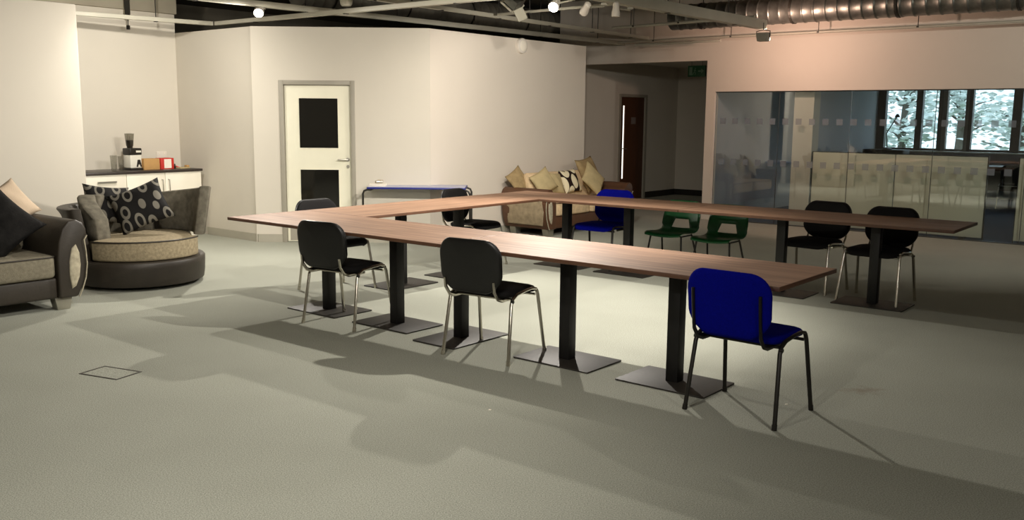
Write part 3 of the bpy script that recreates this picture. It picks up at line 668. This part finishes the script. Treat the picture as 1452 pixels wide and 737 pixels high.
# ================================================================== CHAIRS
def stack_chair(label, kind, loc, rz, group):
    """four-legged meeting chair; local +y is where the sitter looks"""
    leg_m, pad_m, back_m = {'black': ('chrome', 'black_fabric', 'black_vinyl'), 'blue': ('black_metal', 'blue_fabric', 'blue_fabric')}[kind]
    t = thing('meeting_chair', label, 'chair', loc, rz, group)
    for s in (-1, 1):
        m = MB(); m.tube([(s * 0.262, -0.225, 0.0), (s * 0.243, -0.165, 0.385), (s * 0.240, -0.145, 0.418), (s * 0.238, -0.095, 0.440), (s * 0.236, 0.02, 0.452), (s * 0.236, 0.10, 0.456), (s * 0.237, 0.145, 0.446)], 0.0125, 10, 0.010)
        lg = m.build('leg', leg_m, t, smooth=50)
        m = MB(); m.tube([(s * 0.262, -0.2262, -0.0), (s * 0.2605, -0.2215, 0.03)], 0.0142, 10); m.build('foot_cap', leg_m, lg, smooth=50)
        m = MB(); m.tube([(s * 0.262, 0.228, 0.0), (s * 0.240, 0.165, 0.405), (s * 0.238, 0.150, 0.440)], 0.0125, 10, 0.010)
        lg = m.build('leg', leg_m, t, smooth=50)
        m = MB(); m.tube([(s * 0.262, 0.2292, -0.0), (s * 0.2605, 0.2248, 0.03)], 0.0142, 10); m.build('foot_cap', leg_m, lg, smooth=50)
        m = MB(); m.lathe([(0.011, 0), (0.011, 0.016)], 10); m.v = [(s * (0.24 + q[2]), -0.158 + q[0], 0.405 + q[1]) for q in m.v]; m.build('linking_stud', 'black_metal', t)
        m = MB(); pth = [(s * 0.185, -0.02, 0.412), (s * 0.187, -0.19, 0.412), (s * 0.19, -0.245, 0.430), (s * 0.19, -0.283, 0.48), (s * 0.19, -0.292, 0.545)]
        if kind == 'blue': pth += [(s * 0.19, -0.306, 0.66), (s * 0.19, -0.309, 0.70)]
        m.tube(pth, 0.014, 8, 0.008)
        m.build('back_support', leg_m if kind == 'black' else 'black_metal', t, smooth=50)
    for y in (-0.13, 0.13):
        m = MB(); m.tube([(-0.24, y, 0.412), (0.24, y, 0.412)], 0.009, 8); m.build('crossbar', leg_m, t, smooth=50)
    ol = rrect(0.46, 0.42, 0.09, 6)
    def sf(a, b, d): 
        z = 0.444 + d + 0.012 * math.cos(a / 0.23 * 1.3) - (0.06 * max(0, b - 0.10) / 0.11 * max(0, b - 0.10) / 0.11 * 0.5)
        return (a, b + 0.005, z)
    m = MB(); m.pad(ol, 0.05, sf); m.build('seat', pad_m, t, smooth=50)
    ol = []
    for a, b in rrect(0.475, 0.325, 0.10, 7):
        k = 1.0 if b > -0.02 else 1.0 - 0.55 * ((-0.02 - b) / 0.143) ** 2 * 0.24
        ol.append((a * k, b - (0.022 * (1 - (a / 0.235) ** 2) if b < -0.1 else 0) + (0.018 * (1 - (a / 0.235) ** 2) if b > 0.1 else 0)))
    def bf(a, b, d):
        z = 0.636 + b
        return (a, -0.272 - 0.14 * (z - 0.48) * 0.75 + 0.024 * (a / 0.235) ** 2 + d, z)
    m = MB(); m.pad(ol, 0.026, lambda a, b, d: bf(a, b, d - 0.012)); br = m.build('backrest', back_m, t, smooth=50)
    m = MB(); m.pad([(a * 0.975, b * 0.97) for a, b in ol], 0.04, lambda a, b, d: bf(a, b, d + 0.008)); m.build('back_pad', pad_m, br, smooth=50)
    return t
CG = 'meeting chairs around the tables'
stack_chair('black chair at the long table, the one nearer its free corner', 'black', W(1.27, 0.200), TH + 0.11, CG)
stack_chair('black chair with chrome legs in front of the crosswise pedestal', 'black', W(2.73, 0.212), TH + 0.11, CG)
stack_chair('bright blue chair with dark brown legs at the open end of the long table', 'blue', W(4.575, 0.190), TH - 0.03, CG)
stack_chair('black chair facing the joining table, nearer the white door', 'black', W(0.13, 1.05), TH - PI / 2, CG)
stack_chair('black chair facing the joining table, beside the beige sofa arm', 'black', W(0.16, 2.93), TH - PI / 2 + 0.12, CG)
stack_chair('blue chair pushed under the table in front of the beige sofa', 'blue', W(1.22, 3.74), TH + PI + 0.05, CG)
stack_chair('black chair with chrome legs next to the green chairs', 'black', W(3.41, 4.02), TH + PI - 0.10, CG)
stack_chair('black chair with chrome legs at the table end beside the glass partition', 'black', W(4.07, 3.86), TH + PI - 0.05, CG)

def school_chair(label, loc, rz, group):
    t = thing('school_chair', label, 'chair', loc, rz, group)
    # one moulded shell: seat rolling up into a back with a hand hole
    prof = [(0.225, 0.375), (0.215, 0.395), (0.17, 0.405), (0.08, 0.40), (-0.02, 0.392), (-0.10, 0.392), (-0.155, 0.405), (-0.185, 0.435), (-0.202, 0.475), (-0.217, 0.528), (-0.228, 0.565), (-0.245, 0.61), (-0.258, 0.66), (-0.268, 0.70), (-0.274, 0.72)]
    wid = [0.40, 0.41, 0.42, 0.42, 0.42, 0.42, 0.42, 0.425, 0.43, 0.43, 0.425, 0.41, 0.395, 0.36, 0.30]
    nx = 16; V = []; Fs = []
    for i, (y, z) in enumerate(prof):
        for j in range(nx + 1):
            a = -1 + 2 * j / nx; hw = {7: 0.50, 8: 0.44, 9: 0.36, 10: 0.42}.get(i, 0.5)
            a = math.copysign(abs(a) * hw / 0.5 if abs(a) <= 0.5 else hw + (abs(a) - 0.5) / 0.5 * (1 - hw), a); x = a * wid[i] / 2
            dish = 0.02 * a * a
            V.append((x, y + (dish * 1.4 if i > 7 else 0), z + (dish * 0.8 if i <= 7 else 0)))
    for i in range(len(prof) - 1):
        for j in range(nx):
            hole = i in (7, 8) and 4 <= j <= 11
            if not hole: Fs.append((i * (nx + 1) + j, i * (nx + 1) + j + 1, (i + 1) * (nx + 1) + j + 1, (i + 1) * (nx + 1) + j))
    m = MB(); m.add(V, Fs); o = m.build('shell', 'green_plastic', t, smooth=60)
    sd = o.modifiers.new('thickness', 'SOLIDIFY'); sd.thickness = 0.007; sd.offset = 0
    for s in (-1, 1):
        for y0, y1 in ((0.14, 0.20), (-0.10, -0.22)):
            m = MB(); m.tube([(s * 0.215, y1, 0.0), (s * 0.175, y0, 0.375), (s * 0.165, y0, 0.388)], 0.010, 8); m.build('leg', 'black_metal', t, smooth=50)
        m = MB(); m.tube([(s * 0.17, 0.14, 0.38), (s * 0.17, -0.10, 0.38)], 0.008, 6); m.build('side_rail', 'black_metal', t)
    return t
school_chair('green plastic school chair with hand hole, next to the blue chair', W(1.90, 4.06), TH + PI + 0.03, 'green school chairs')
school_chair('green plastic school chair with hand hole, next to the black chairs', W(2.48, 3.97), TH + PI + 0.03, 'green school chairs')

# ================================================================== SOFT SEATING
def cushion(name, label, matname, c, normal, roll, w_, h_, t_, group=None, n=14, pinch=0.10):
    """a plump square cushion: c centre, normal where its face looks, roll turns it in its plane"""
    m = MB(); V = []; Fs = []
    for side in (1, -1):
        o = len(V)
        for i in range(n + 1):
            for j in range(n + 1):
                a = -1 + 2 * i / n; b = -1 + 2 * j / n
                x = a * w_ / 2 * (1 - pinch + pinch * b * b); y = b * h_ / 2 * (1 - pinch + pinch * a * a)
                z = side * t_ / 2 * max(0.0, (1 - a * a) * (1 - b * b)) ** 0.45
                z += 0.006 * math.sin(7 * a + 3 * b) * (1 - a * a) * (1 - b * b)
                V.append((x, y, z))
        for i in range(n):
            for j in range(n):
                q = (o + i * (n + 1) + j, o + (i + 1) * (n + 1) + j, o + (i + 1) * (n + 1) + j + 1, o + i * (n + 1) + j + 1)
                Fs.append(q if side == 1 else tuple(reversed(q)))
    m.add(V, Fs); me = bpy.data.meshes.new(name); me.from_pydata(m.v, [], m.f)
    bm = bmesh.new(); bm.from_mesh(me); bmesh.ops.remove_doubles(bm, verts=bm.verts, dist=0.0005); bmesh.ops.recalc_face_normals(bm, faces=bm.faces); bm.to_mesh(me); bm.free()
    me.shade_smooth(); me.materials.append(MATS[matname])
    o = bpy.data.objects.new(name, me); C.objects.link(o)
    nz = Vector(normal).normalized(); up = Vector((0, 0, 1)); yx = (up - nz * up.dot(nz)).normalized(); xx = yx.cross(nz)
    R3 = Matrix((xx, yx, nz)).transposed() @ Matrix.Rotation(roll, 3, 'Z')
    o.matrix_world = Matrix.Translation(Vector(c)) @ R3.to_4x4()
    return tag(o, label, 'cushion', group)

def scroll_sofa(name, label, loc, rz, half, dep, leather, seat_m, inset_m, side_m, seats, arm_h=0.72, foot_m='silver_foot', back_h=0.80):
    """low sofa with scroll arms; local +y is the front, x runs along its length"""
    t = thing(name, label, 'sofa', loc, rz)
    f_, b_ = dep / 2, -dep / 2
    inner = half - 0.25
    m = MB(); m.bb(-inner, inner, b_ + 0.06, f_ - 0.03, 0.10, 0.27); m.build('base_rail', leather, t, bevel=0.02, seg=3)
    for s in (-1, 1):
        ol = [(0.0, 0.10), (0.0, 0.42), (0.015, 0.55), (0.05, arm_h - 0.07), (0.10, arm_h - 0.01), (0.16, arm_h), (0.215, arm_h - 0.03), (0.245, arm_h - 0.085), (0.24, arm_h - 0.135), (0.215, arm_h - 0.17), (0.225, 0.46), (0.228, 0.36), (0.212, 0.25), (0.18, 0.16), (0.15, 0.10)]
        m = MB(); m.prism(ol, b_ + 0.02, f_, lambda a, b, d: (s * (inner + a), d, b)); arm = m.build('arm', leather, t, bevel=0.018, seg=3)
        leafo = [(0.10, 0.17), (0.085, 0.28), (0.09, 0.40), (0.115, 0.50), (0.15, arm_h - 0.20), (0.175, 0.46), (0.18, 0.36), (0.165, 0.26), (0.135, 0.19)]
        m = MB(); m.pad(leafo, 0.02, lambda a, b, d: (s * (inner + a), f_ + d, b), rings=((1.0, 0.0), (0.95, 0.7), (0.8, 1.0))); m.build('front_inset', inset_m, arm, smooth=50)
        side = [(b_ + 0.10, 0.15), (b_ + 0.08, 0.5), (f_ - 0.08, 0.5), (f_ - 0.04, 0.34), (f_ - 0.08, 0.15)]
        m = MB(); m.pad([(a, b) for a, b in side], 0.03, lambda a, b, d: (s * (inner + 0.212 + d + (0.012 if 0.2 < b < 0.5 else -0.02)), a, b)); m.build('side_panel', side_m, arm, smooth=50)
        m = MB(); pts = [(s * (inner + a + 0.004), f_ + 0.004, b) for a, b in ol[8:]]; m.tube(pts, 0.006, 6); m.build('piping', 'inset_fabric', arm, smooth=60)
        for y in (f_ - 0.10, b_ + 0.12):
            m = MB(); m.prism([(-0.07, 0.10), (0.07, 0.10), (0.05, 0.0), (-0.05, 0.0)], -0.05, 0.05, lambda a, b, d: (s * (half - 0.20) + a, y + d, b)); m.build('foot', foot_m, t, bevel=0.004)
    ol = [(b_ + 0.0, 0.12), (b_ + 0.0, back_h - 0.08), (b_ + 0.04, back_h - 0.01), (b_ + 0.10, back_h), (b_ + 0.17, back_h - 0.03), (b_ + 0.20, back_h - 0.10), (b_ + 0.25, 0.30), (b_ + 0.25, 0.12)]
    m = MB(); m.prism(ol, -inner + 0.002, inner - 0.002, lambda a, b, d: (d, a, b)); m.build('back_frame', leather, t, bevel=0.02, seg=3)
    wd = 2 * inner / seats
    for k in range(seats):
        x0_ = -inner + wd * k
        ol = rrect(wd - 0.012, dep - 0.27, 0.06, 5, x0_ + wd / 2, (b_ + 0.25 + f_ + 0.01) / 2)
        m = MB(); m.pad(ol, 0.18, lambda a, b, d: (a, b, 0.36 + d), rings=((1.0, 0.0), (1.0, 0.7), (0.985, 0.9), (0.95, 0.985), (0.8, 1.04), (0.4, 1.10)), back=0.98); sc = m.build('seat_cushion', seat_m, t, smooth=50)
        m = MB(); ring = [(a, b, 0.36 + 0.081) for a, b in ol]; m.tube(ring + [ring[0]], 0.006, 6); m.build('piping', leather, sc, smooth=60)
        ol = rrect(wd - 0.02, 0.40, 0.09, 5, x0_ + wd / 2, 0.62)
        m = MB(); m.pad(ol, 0.15, lambda a, b, d: (a, b_ + 0.30 - (b - 0.45) * 0.25 + d, b)); m.build('back_cushion', seat_m, t, smooth=50)
    return t

SRZ = TH - PI / 2
scroll_sofa('corner_sofa', 'dark brown leather sofa with grey cord seat against the left wall', W(-1.20, -1.80), SRZ, 0.985, 0.90, 'sofa_leather', 'sofa_cord', 'inset_fabric', 'sofa_leather', 2, 0.73)
cushion('scatter_cushion', 'large black crushed fabric cushion slumped on the dark sofa', 'cushion_black', W(-1.10, -1.36, 0.70), DU * 0.75 + Vector((0, 0, 0.5)) - DV * 0.25, 0.72, 0.50, 0.50, 0.18)
cushion('scatter_cushion', 'plain cream cushion propped behind the black cushion', 'cushion_cream', W(-1.47, -1.10, 0.82), DU * 0.9 + Vector((0, 0, 0.55)) + DV * 0.1, 0.45, 0.38, 0.36, 0.12)

scroll_sofa('lounge_sofa', 'brown leather sofa with beige cushions against the long wall', W(-1.05, 6.32), SRZ, 1.08, 0.78, 'brown_leather', 'beige_chenille', 'inset_fabric', 'tan_chenille', 2, 0.64, back_h=0.72)
NB = DU * 0.85 + Vector((0, 0, 0.4))
BG = 'scatter cushions on the beige sofa'
cushion('scatter_cushion', 'brown backed tan cushion at the near arm of the beige sofa', 'cushion_tan', W(-1.27, 5.44, 0.72), NB - DV * 0.15, 0.50, 0.34, 0.34, 0.09, BG)
cushion('scatter_cushion', 'crumpled pale beige cushion next to the near arm', 'cushion_beige', W(-1.04, 5.70, 0.70), NB - DV * 0.15, 0.40, 0.40, 0.34, 0.12, BG)
cushion('scatter_cushion', 'flat olive beige cushion lying between the peaked cushions', 'cushion_beige', W(-1.10, 6.02, 0.665), NB, -0.12, 0.38, 0.34, 0.13, BG)
cushion('scatter_cushion', 'cream cushion with bold dark brown ring pattern', 'cloth_swirl_cream', W(-1.10, 6.40, 0.68), NB, 0.05, 0.42, 0.36, 0.13, BG)
cushion('scatter_cushion', 'large tan cushion standing on its edge by the far arm', 'cushion_tan', W(-1.12, 6.92, 0.76), NB + DV * 0.1, 0.10, 0.54, 0.52, 0.15, BG)
cushion('scatter_cushion', 'pale beige cushion turned on its corner over the tan one', 'cushion_beige', W(-0.94, 6.76, 0.70), NB, 0.75, 0.42, 0.42, 0.12, BG)

# ---- round swivel chair
SC = Vector((-3.52, 8.66, 0))
t = thing('swivel_chair', 'round grey and brown swivel love seat beside the dark sofa', 'armchair', SC, 0)
m = MB(); m.lathe([(0.40, 0.0), (0.42, 0.02), (0.42, 0.03)], 40); m.build('turntable', 'black_metal', t, smooth=40)
m = MB(); m.lathe([(0.54, 0.03), (0.565, 0.04), (0.575, 0.10), (0.58, 0.20), (0.58, 0.245), (0.565, 0.262), (0.3, 0.265)], 56); m.build('base_drum', 'sofa_leather', t, smooth=50)
def arc_pad(name, matname, a0, a1, r, z0, ztop, th_, parent, k=24, flare=0.0):
    """upholstered band bent round the seat; ztop(f) is the top height along it"""
    ol = []
    n = k
    for i in range(n + 1): f = i / n; ol.append((a0 + (a1 - a0) * f, z0))
    for i in range(n + 1): f = 1 - i / n; ol.append((a0 + (a1 - a0) * f, ztop(f)))
    # round the corners by pulling the ends in a little
    m = MB()
    def fn(a, b, d):
        rr = r + d + flare * max(0.0, b - 0.25); return (rr * math.cos(a), rr * math.sin(a), b)
    m.pad(ol, th_, fn, rings=((1.0, 0.0), (0.992, 0.6), (0.97, 0.88), (0.92, 1.0), (0.5, 1.02)))
    return m.build(name, matname, parent, smooth=50)
D2R = math.radians
arc_pad('shell_back', 'sofa_leather', D2R(60), D2R(240), 0.53, 0.20, lambda f: 0.72 + 0.02 * f, 0.12, t, 40, 0.22)
m = MB()
ol = [(0.555 * math.cos(a), 0.555 * math.sin(a)) for a in [D2R(246 + i * (358 - 246) / 20) for i in range(21)]] + [(0.465 * math.cos(a), 0.465 * math.sin(a)) for a in [D2R(2 + i * (240 - 2) / 28) for i in range(29)]]
m.pad(ol, 0.185, lambda a, b, d: (a, b, 0.357 + d), rings=((1.0, 0.0), (1.0, 0.75), (0.99, 0.92), (0.96, 0.99), (0.8, 1.03), (0.4, 1.08)), back=0.97)
st = m.build('seat_cushion', 'chair_seat_cord', t, smooth=50)
m = MB(); rg = [(a * 1.002, b * 1.002, 0.357 + 0.084) for a, b in ol[:21]]; m.tube(rg, 0.007, 6); m.build('piping', 'sofa_leather', st, smooth=60)
arc_pad('back_cushion', 'chair_cord', D2R(10), D2R(92), 0.505, 0.44, lambda f: 0.905 - 0.10 * f, 0.11, t, 24, 0.16)
arc_pad('back_cushion', 'chair_cord', D2R(94), D2R(186), 0.415, 0.43, lambda f: 0.82, 0.14, t)
arc_pad('back_cushion', 'chair_cord', D2R(192), D2R(246), 0.375, 0.43, lambda f: 0.83 - 0.20 * f * f, 0.15, t, 24, 0.12)
cushion('scatter_cushion', 'black cushion with grey ring pattern leaning across the swivel chair', 'cloth_swirl_grey', SC + Vector((0.0, 0.06, 0.71)), (0.18, -0.9, 0.50), 0.42, 0.50, 0.44, 0.16, 'ring patterned cushions on the swivel chair')
cushion('scatter_cushion', 'black ring patterned cushion tucked behind the grey arm pad', 'cloth_swirl_grey', SC + Vector((-0.34, 0.10, 0.72)), (0.60, -0.7, 0.5), -0.15, 0.42, 0.40, 0.14, 'ring patterned cushions on the swivel chair')

# ================================================================== KITCHEN CABINETS IN THE RECESS
KRZ = TH + PI / 2; WTZ = 0.875
def cab(u, v): return W(u, v)
V0, V1, V2 = 0.86, 1.395, 2.425
t = thing('drawer_unit', 'white drawer unit with long steel handle under dark worktop', 'cabinet', W(-4.20, V0), KRZ)
L_ = V1 - V0
m = MB(); m.bb(0.0, 0.02, 0.0, 0.58, 0.10, WTZ - 0.03); m.build('side_panel', 'worktop_dark', t)
m = MB(); m.bb(0.02, L_ - 0.002, 0.02, 0.58, 0.10, WTZ - 0.03); m.bb(0.02, L_ - 0.002, 0.06, 0.56, 0, 0.10); m.build('carcass', 'cabinet_white', t)
zz = WTZ - 0.035
for hh in (0.20, 0.26, 0.27):
    m = MB(); m.bb(0.024, L_ - 0.004, 0.0, 0.019, zz - hh + 0.004, zz); d_ = m.build('drawer', 'cabinet_white', t, bevel=0.002)
    m = MB(); m.bb(L_ * 0.30, L_ * 0.74, -0.03, -0.018, zz - 0.095, zz - 0.075); m.bb(L_ * 0.32, L_ * 0.34, -0.018, 0.0, zz - 0.09, zz - 0.08); m.bb(L_ * 0.70, L_ * 0.72, -0.018, 0.0, zz - 0.09, zz - 0.08); m.build('handle', 'brushed_steel', d_)
    zz -= hh
t = thing('cupboard_unit', 'white double door cupboard with two upright steel handles', 'cabinet', W(-4.20, V1), KRZ)
L_ = V2 - V1
m = MB(); m.bb(0.002, L_, 0.02, 0.58, 0.10, WTZ - 0.03); m.bb(0.002, L_, 0.06, 0.56, 0, 0.10); m.build('carcass', 'cabinet_white', t)
for k in (0, 1):
    m = MB(); m.bb(0.004 + k * L_ / 2, L_ / 2 - 0.002 + k * L_ / 2, 0.0, 0.019, 0.105, WTZ - 0.035); d_ = m.build('door', 'cabinet_white', t, bevel=0.002)
    hx = L_ / 2 + (-0.045 if k == 0 else 0.045)
    m = MB(); m.tube([(hx, 0.0, WTZ - 0.12), (hx, -0.03, WTZ - 0.12), (hx, -0.03, WTZ - 0.33), (hx, 0.0, WTZ - 0.33)], 0.006, 8); m.build('handle', 'brushed_steel', d_, smooth=50)
m = MB(); m.bb(-0.005, V2 - V0 + 0.01, -0.025, 0.598, -0.03, 0.0); o = m.build('worktop', 'worktop_dark', bevel=0.004); o.location = W(-4.20, V0, WTZ); o.rotation_euler = (0, 0, KRZ)
tag(o, 'dark brown worktop over the white cabinets', 'worktop')
def onwt(px, u): 
    p = on_line(px, 236, W(u, 0), W(u, 1)); return Vector((p.x, p.y, WTZ))
# tumblers
for k, (px, lab, hh) in enumerate(((161.5, 'tall clear glass on the worktop, farther from the coffee grinder', 0.19), (172, 'cut glass tumbler on the worktop right beside the coffee grinder', 0.18))):
    m = MB(); m.lathe([(0.026, 0.0), (0.030, 0.004), (0.042, hh), (0.039, hh), (0.028, 0.012), (0.004, 0.012)], 20); o = m.build('glass_tumbler', 'tumbler_glass', smooth=50); o.location = onwt(px, -4.42); tag(o, lab, 'glass')
# coffee grinder
t = thing('coffee_grinder', 'black and white coffee grinder with tapered bean hopper', 'coffee grinder', onwt(188.5, -4.46), KRZ + 0.1)
m = MB(); m.bb(-0.085, 0.085, -0.09, 0.09, 0.0, 0.025); m.build('base', 'machine_black', t, bevel=0.006)
m = MB(); m.bb(-0.08, 0.08, -0.075, 0.075, 0.025, 0.19); m.build('body', 'machine_white', t, bevel=0.012, seg=3)
m = MB(); m.bb(-0.085, 0.085, -0.08, 0.08, 0.19, 0.275); m.build('motor_head', 'machine_black', t, bevel=0.012, seg=3)
m = MB(); m.prism([(0.0, 0.04), (0.02, 0.13), (0.055, 0.13), (0.075, 0.04), (0.055, 0.04), (0.05, 0.07), (0.03, 0.07), (0.022, 0.04)], -0.078, -0.074, lambda a, b, d: (a, d, b)); m.build('portafilter_fork', 'machine_black', t)
m = MB(); m.bb(0.0, 0.07, -0.083, -0.08, 0.22, 0.245); m.build('badge', 'machine_white', t)
m = MB(); m.lathe([(0.034, 0.275), (0.034, 0.295), (0.040, 0.30), (0.048, 0.375)], 22, (-0.03, 0, 0)); m.build('bean_fill', 'coffee_beans', t, smooth=50)
m = MB(); m.lathe([(0.036, 0.272), (0.037, 0.298), (0.043, 0.302), (0.056, 0.44), (0.058, 0.455), (0.02, 0.46)], 22, (-0.03, 0, 0)); m.build('hopper', 'hopper_plastic', t, smooth=50)
# boxes
def carton(name, label, matname, px, u, sx, sy, sz, rz, tapem):
    t = thing(name, label, 'box', onwt(px, u), rz)
    m = MB(); m.bb(-sx / 2, sx / 2, -sy / 2, sy / 2, 0, sz); m.build('carton', matname, t, bevel=0.003)
    return t
t = carton('cardboard_box', 'plain brown cardboard box between grinder and red box', 'cardboard', 211, -4.45, 0.215, 0.16, 0.135, KRZ, None)
for s in (-1, 1):
    m = MB(); m.bb(-0.105, 0.105, 0.004 if s > 0 else -0.078, 0.078 if s > 0 else -0.004, 0.135, 0.138); m.build('flap', 'cardboard', t)
t = carton('gift_box', 'red box with cream front label on the worktop', 'red_box', 233.5, -4.43, 0.185, 0.14, 0.14, KRZ, None)
m = MB(); m.bb(-0.045, 0.055, -0.0725, -0.07, 0.012, 0.128); m.build('front_label', 'paper_white', t)
t = thing('oven_glove', 'small dark red bundle lying beside the red box', 'bundle', onwt(246, -4.42), KRZ)
m = MB(); m.pad(superell(0.05, 0.06, 2.4, 20), 0.06, lambda a, b, d: (a, b, 0.031 + d)); m.build('body', 'machine_black', t, smooth=60)
m = MB(); m.tube([(0.02, 0, 0.035), (0.06, 0, 0.02), (0.09, -0.02, 0.008)], 0.007, 6); m.build('tail', 'red_box', t, smooth=60)
t = thing('serving_board', 'small flat wooden board with red end on the worktop', 'board', onwt(260, -4.40), KRZ + 0.15)
m = MB(); m.bb(-0.09, 0.07, -0.05, 0.05, 0.0, 0.016); m.build('board', 'cushion_beige', t, bevel=0.003)
m = MB(); m.bb(0.04, 0.075, -0.03, 0.03, 0.016, 0.04); m.build('handle_block', 'cardboard', t, bevel=0.004)
p = on_line(229, 219, W(-4.80, 0), W(-4.80, 1))
t = thing('wall_socket', 'white double wall socket above the red box', 'socket', p, KRZ)
m = MB(); m.bb(-0.073, 0.073, -0.010, 0.0, -0.043, 0.043); m.build('face_plate', 'white_plastic', t, bevel=0.003)
for x in (-0.035, 0.035):
    m = MB(); m.bb(x - 0.007, x + 0.007, -0.014, -0.010, 0.012, 0.03); m.build('switch', 'paper_white', t)

# ================================================================== BLUE EDGED SIDE TABLE
A_ = at_z(519, 266.5, 0.715); B_ = at_z(660.5, 267.0, 0.715)
TX0, TX1, TY = A_.x, B_.x, 0.5 * (A_.y + B_.y)
t = thing('side_table', 'narrow table with pale top and dark blue edge by the white door', 'table', ((TX0 + TX1) / 2, TY + 0.25, 0), 0.0)
hw = (TX1 - TX0) / 2
m = MB(); m.bb(-hw, hw, -0.25, 0.25, 0.70, 0.722); m.build('top_edge', 'table_blue', t, bevel=0.004)
m = MB(); m.bb(-hw + 0.01, hw - 0.01, -0.24, 0.24, 0.722, 0.726); m.build('tabletop', 'table_top_lavender', t)
for s in (-1, 1):
    for y in (-0.225, 0.225):
        m = MB(); m.tube([(s * (hw - 0.05), y, 0.690), (s * (hw + 0.0), y, 0.689), (s * (hw + 0.035), y, 0.675), (s * (hw + 0.05), y, 0.64), (s * (hw + 0.052), y, 0.0)], 0.0125, 10); m.build('leg', 'black_metal', t, smooth=50)
    m = MB(); m.tube([(s * (hw - 0.05), -0.225, 0.689), (s * (hw - 0.05), 0.225, 0.689)], 0.011, 8); m.build('end_rail', 'black_metal', t, smooth=50)
pt = Vector((TX0 + 0.11, TY + 0.16, 0.726))
m = MB()
for k in range(4): m.box((0.003 * k, -0.002 * k, 0.004 + 0.008 * k), (0.21, 0.15, 0.007), 0.05 * k)
o = m.build('paper_stack', 'paper_white'); o.location = pt; tag(o, 'small stack of white papers on the blue edged table', 'papers')
t = thing('desk_bits', 'small dark clip bundle resting on the stacked papers', 'bundle', pt + Vector((0.02, 0, 0.036)), 0.4)
m = MB(); m.box((0, 0, 0.014), (0.09, 0.05, 0.028)); m.build('block', 'silver_thing', t, bevel=0.006)
m = MB(); m.tube([(-0.05, 0.0, 0.008), (-0.01, 0.02, 0.033), (0.05, 0.0, 0.030)], 0.006, 6); m.build('clip', 'cushion_tan', t, smooth=60)

# ================================================================== ROOM BEHIND THE GLASS: furniture
t = thing('dark_desk', 'dark desk by the far windows behind the glass', 'desk', W(3.5, 15.2), TH)
m = MB(); m.bb(-1.2, 1.2, -0.38, 0.38, 0.71, 0.74); m.build('desktop', 'desk_dark', t, bevel=0.004)
for x in (-1.15, 1.15):
    m = MB(); m.bb(x - 0.02, x + 0.02, -0.35, 0.35, 0, 0.71); m.build('end_panel', 'desk_dark', t)
m = MB(); m.bb(-1.12, 1.12, 0.30, 0.32, 0.25, 0.71); m.build('modesty_panel', 'desk_dark', t)
stack_chair('dark chair at the desk behind the glass, seen through the gap between screens', 'black', W(3.05, 14.6), TH + 0.2, 'chairs behind the glass')
t = thing('low_cabinet', 'low dark cabinet under the window behind the glass', 'cabinet', W(0.32, 15.9), TH)
m = MB(); m.bb(-0.42, 0.42, -0.22, 0.22, 0.04, 0.98); m.build('carcass', 'desk_dark', t, bevel=0.004)
for x in (-0.21, 0.21):
    m = MB(); m.bb(x - 0.2, x + 0.2, -0.238, -0.222, 0.06, 0.96); m.build('door', 'desk_dark', t, bevel=0.003)
m = MB(); m.bb(-0.40, 0.40, -0.20, 0.20, 0.0, 0.04); m.build('plinth', 'dark_steel', t)
t = thing('desk_lamp', 'slender dark desk lamp standing before the far window', 'lamp', W(0.36, 15.82, 0.98), TH + 0.3)
m = MB(); m.lathe([(0.10, 0), (0.10, 0.02), (0.03, 0.05)], 20); m.build('base', 'dark_steel', t, smooth=40)
m = MB(); m.tube([(0, 0, 0.04), (-0.03, 0, 0.34), (0.16, 0, 0.70)], 0.011, 8); m.build('arm', 'dark_steel', t, smooth=50)
m = MB(); m.lathe([(0.055, 0), (0.04, 0.04), (0.018, 0.07)], 18, (0.16, 0, 0.67)); m.build('lamp_shade', 'dark_steel', t, smooth=40)

# ================================================================== FLOOR DETAILS
t = thing('floor_outlet', 'rectangular floor outlet lid set in the carpet', 'floor outlet', W(1.275, -1.71), TH + 0.27)
m = MB()
for (x0_, x1_, y0_, y1_) in ((-0.155, 0.155, 0.088, 0.10), (-0.155, 0.155, -0.10, -0.088), (-0.155, -0.143, -0.088, 0.088), (0.143, 0.155, -0.088, 0.088)): m.bb(x0_, x1_, y0_, y1_, 0, 0.003)
m.build('frame', 'sofa_leather', t)
m = MB(); m.bb(-0.140, 0.140, -0.085, 0.085, 0.0, 0.002); m.build('carpet_lid', 'carpet', t)
for p, lab in ((W(3.51, -0.74), 'tiny white paper scrap on open carpet before the tables'), (W(4.70, 0.42), 'tiny white paper scrap on the carpet between blue chair legs')):
    m = MB(); m.prism([(-0.009, -0.004), (0.004, -0.007), (0.010, 0.003), (-0.003, 0.008)], 0.0, 0.003, lambda a, b, d: (a, b, d)); o = m.build('paper_scrap', 'paper_white'); o.location = p; tag(o, lab, 'paper scrap')
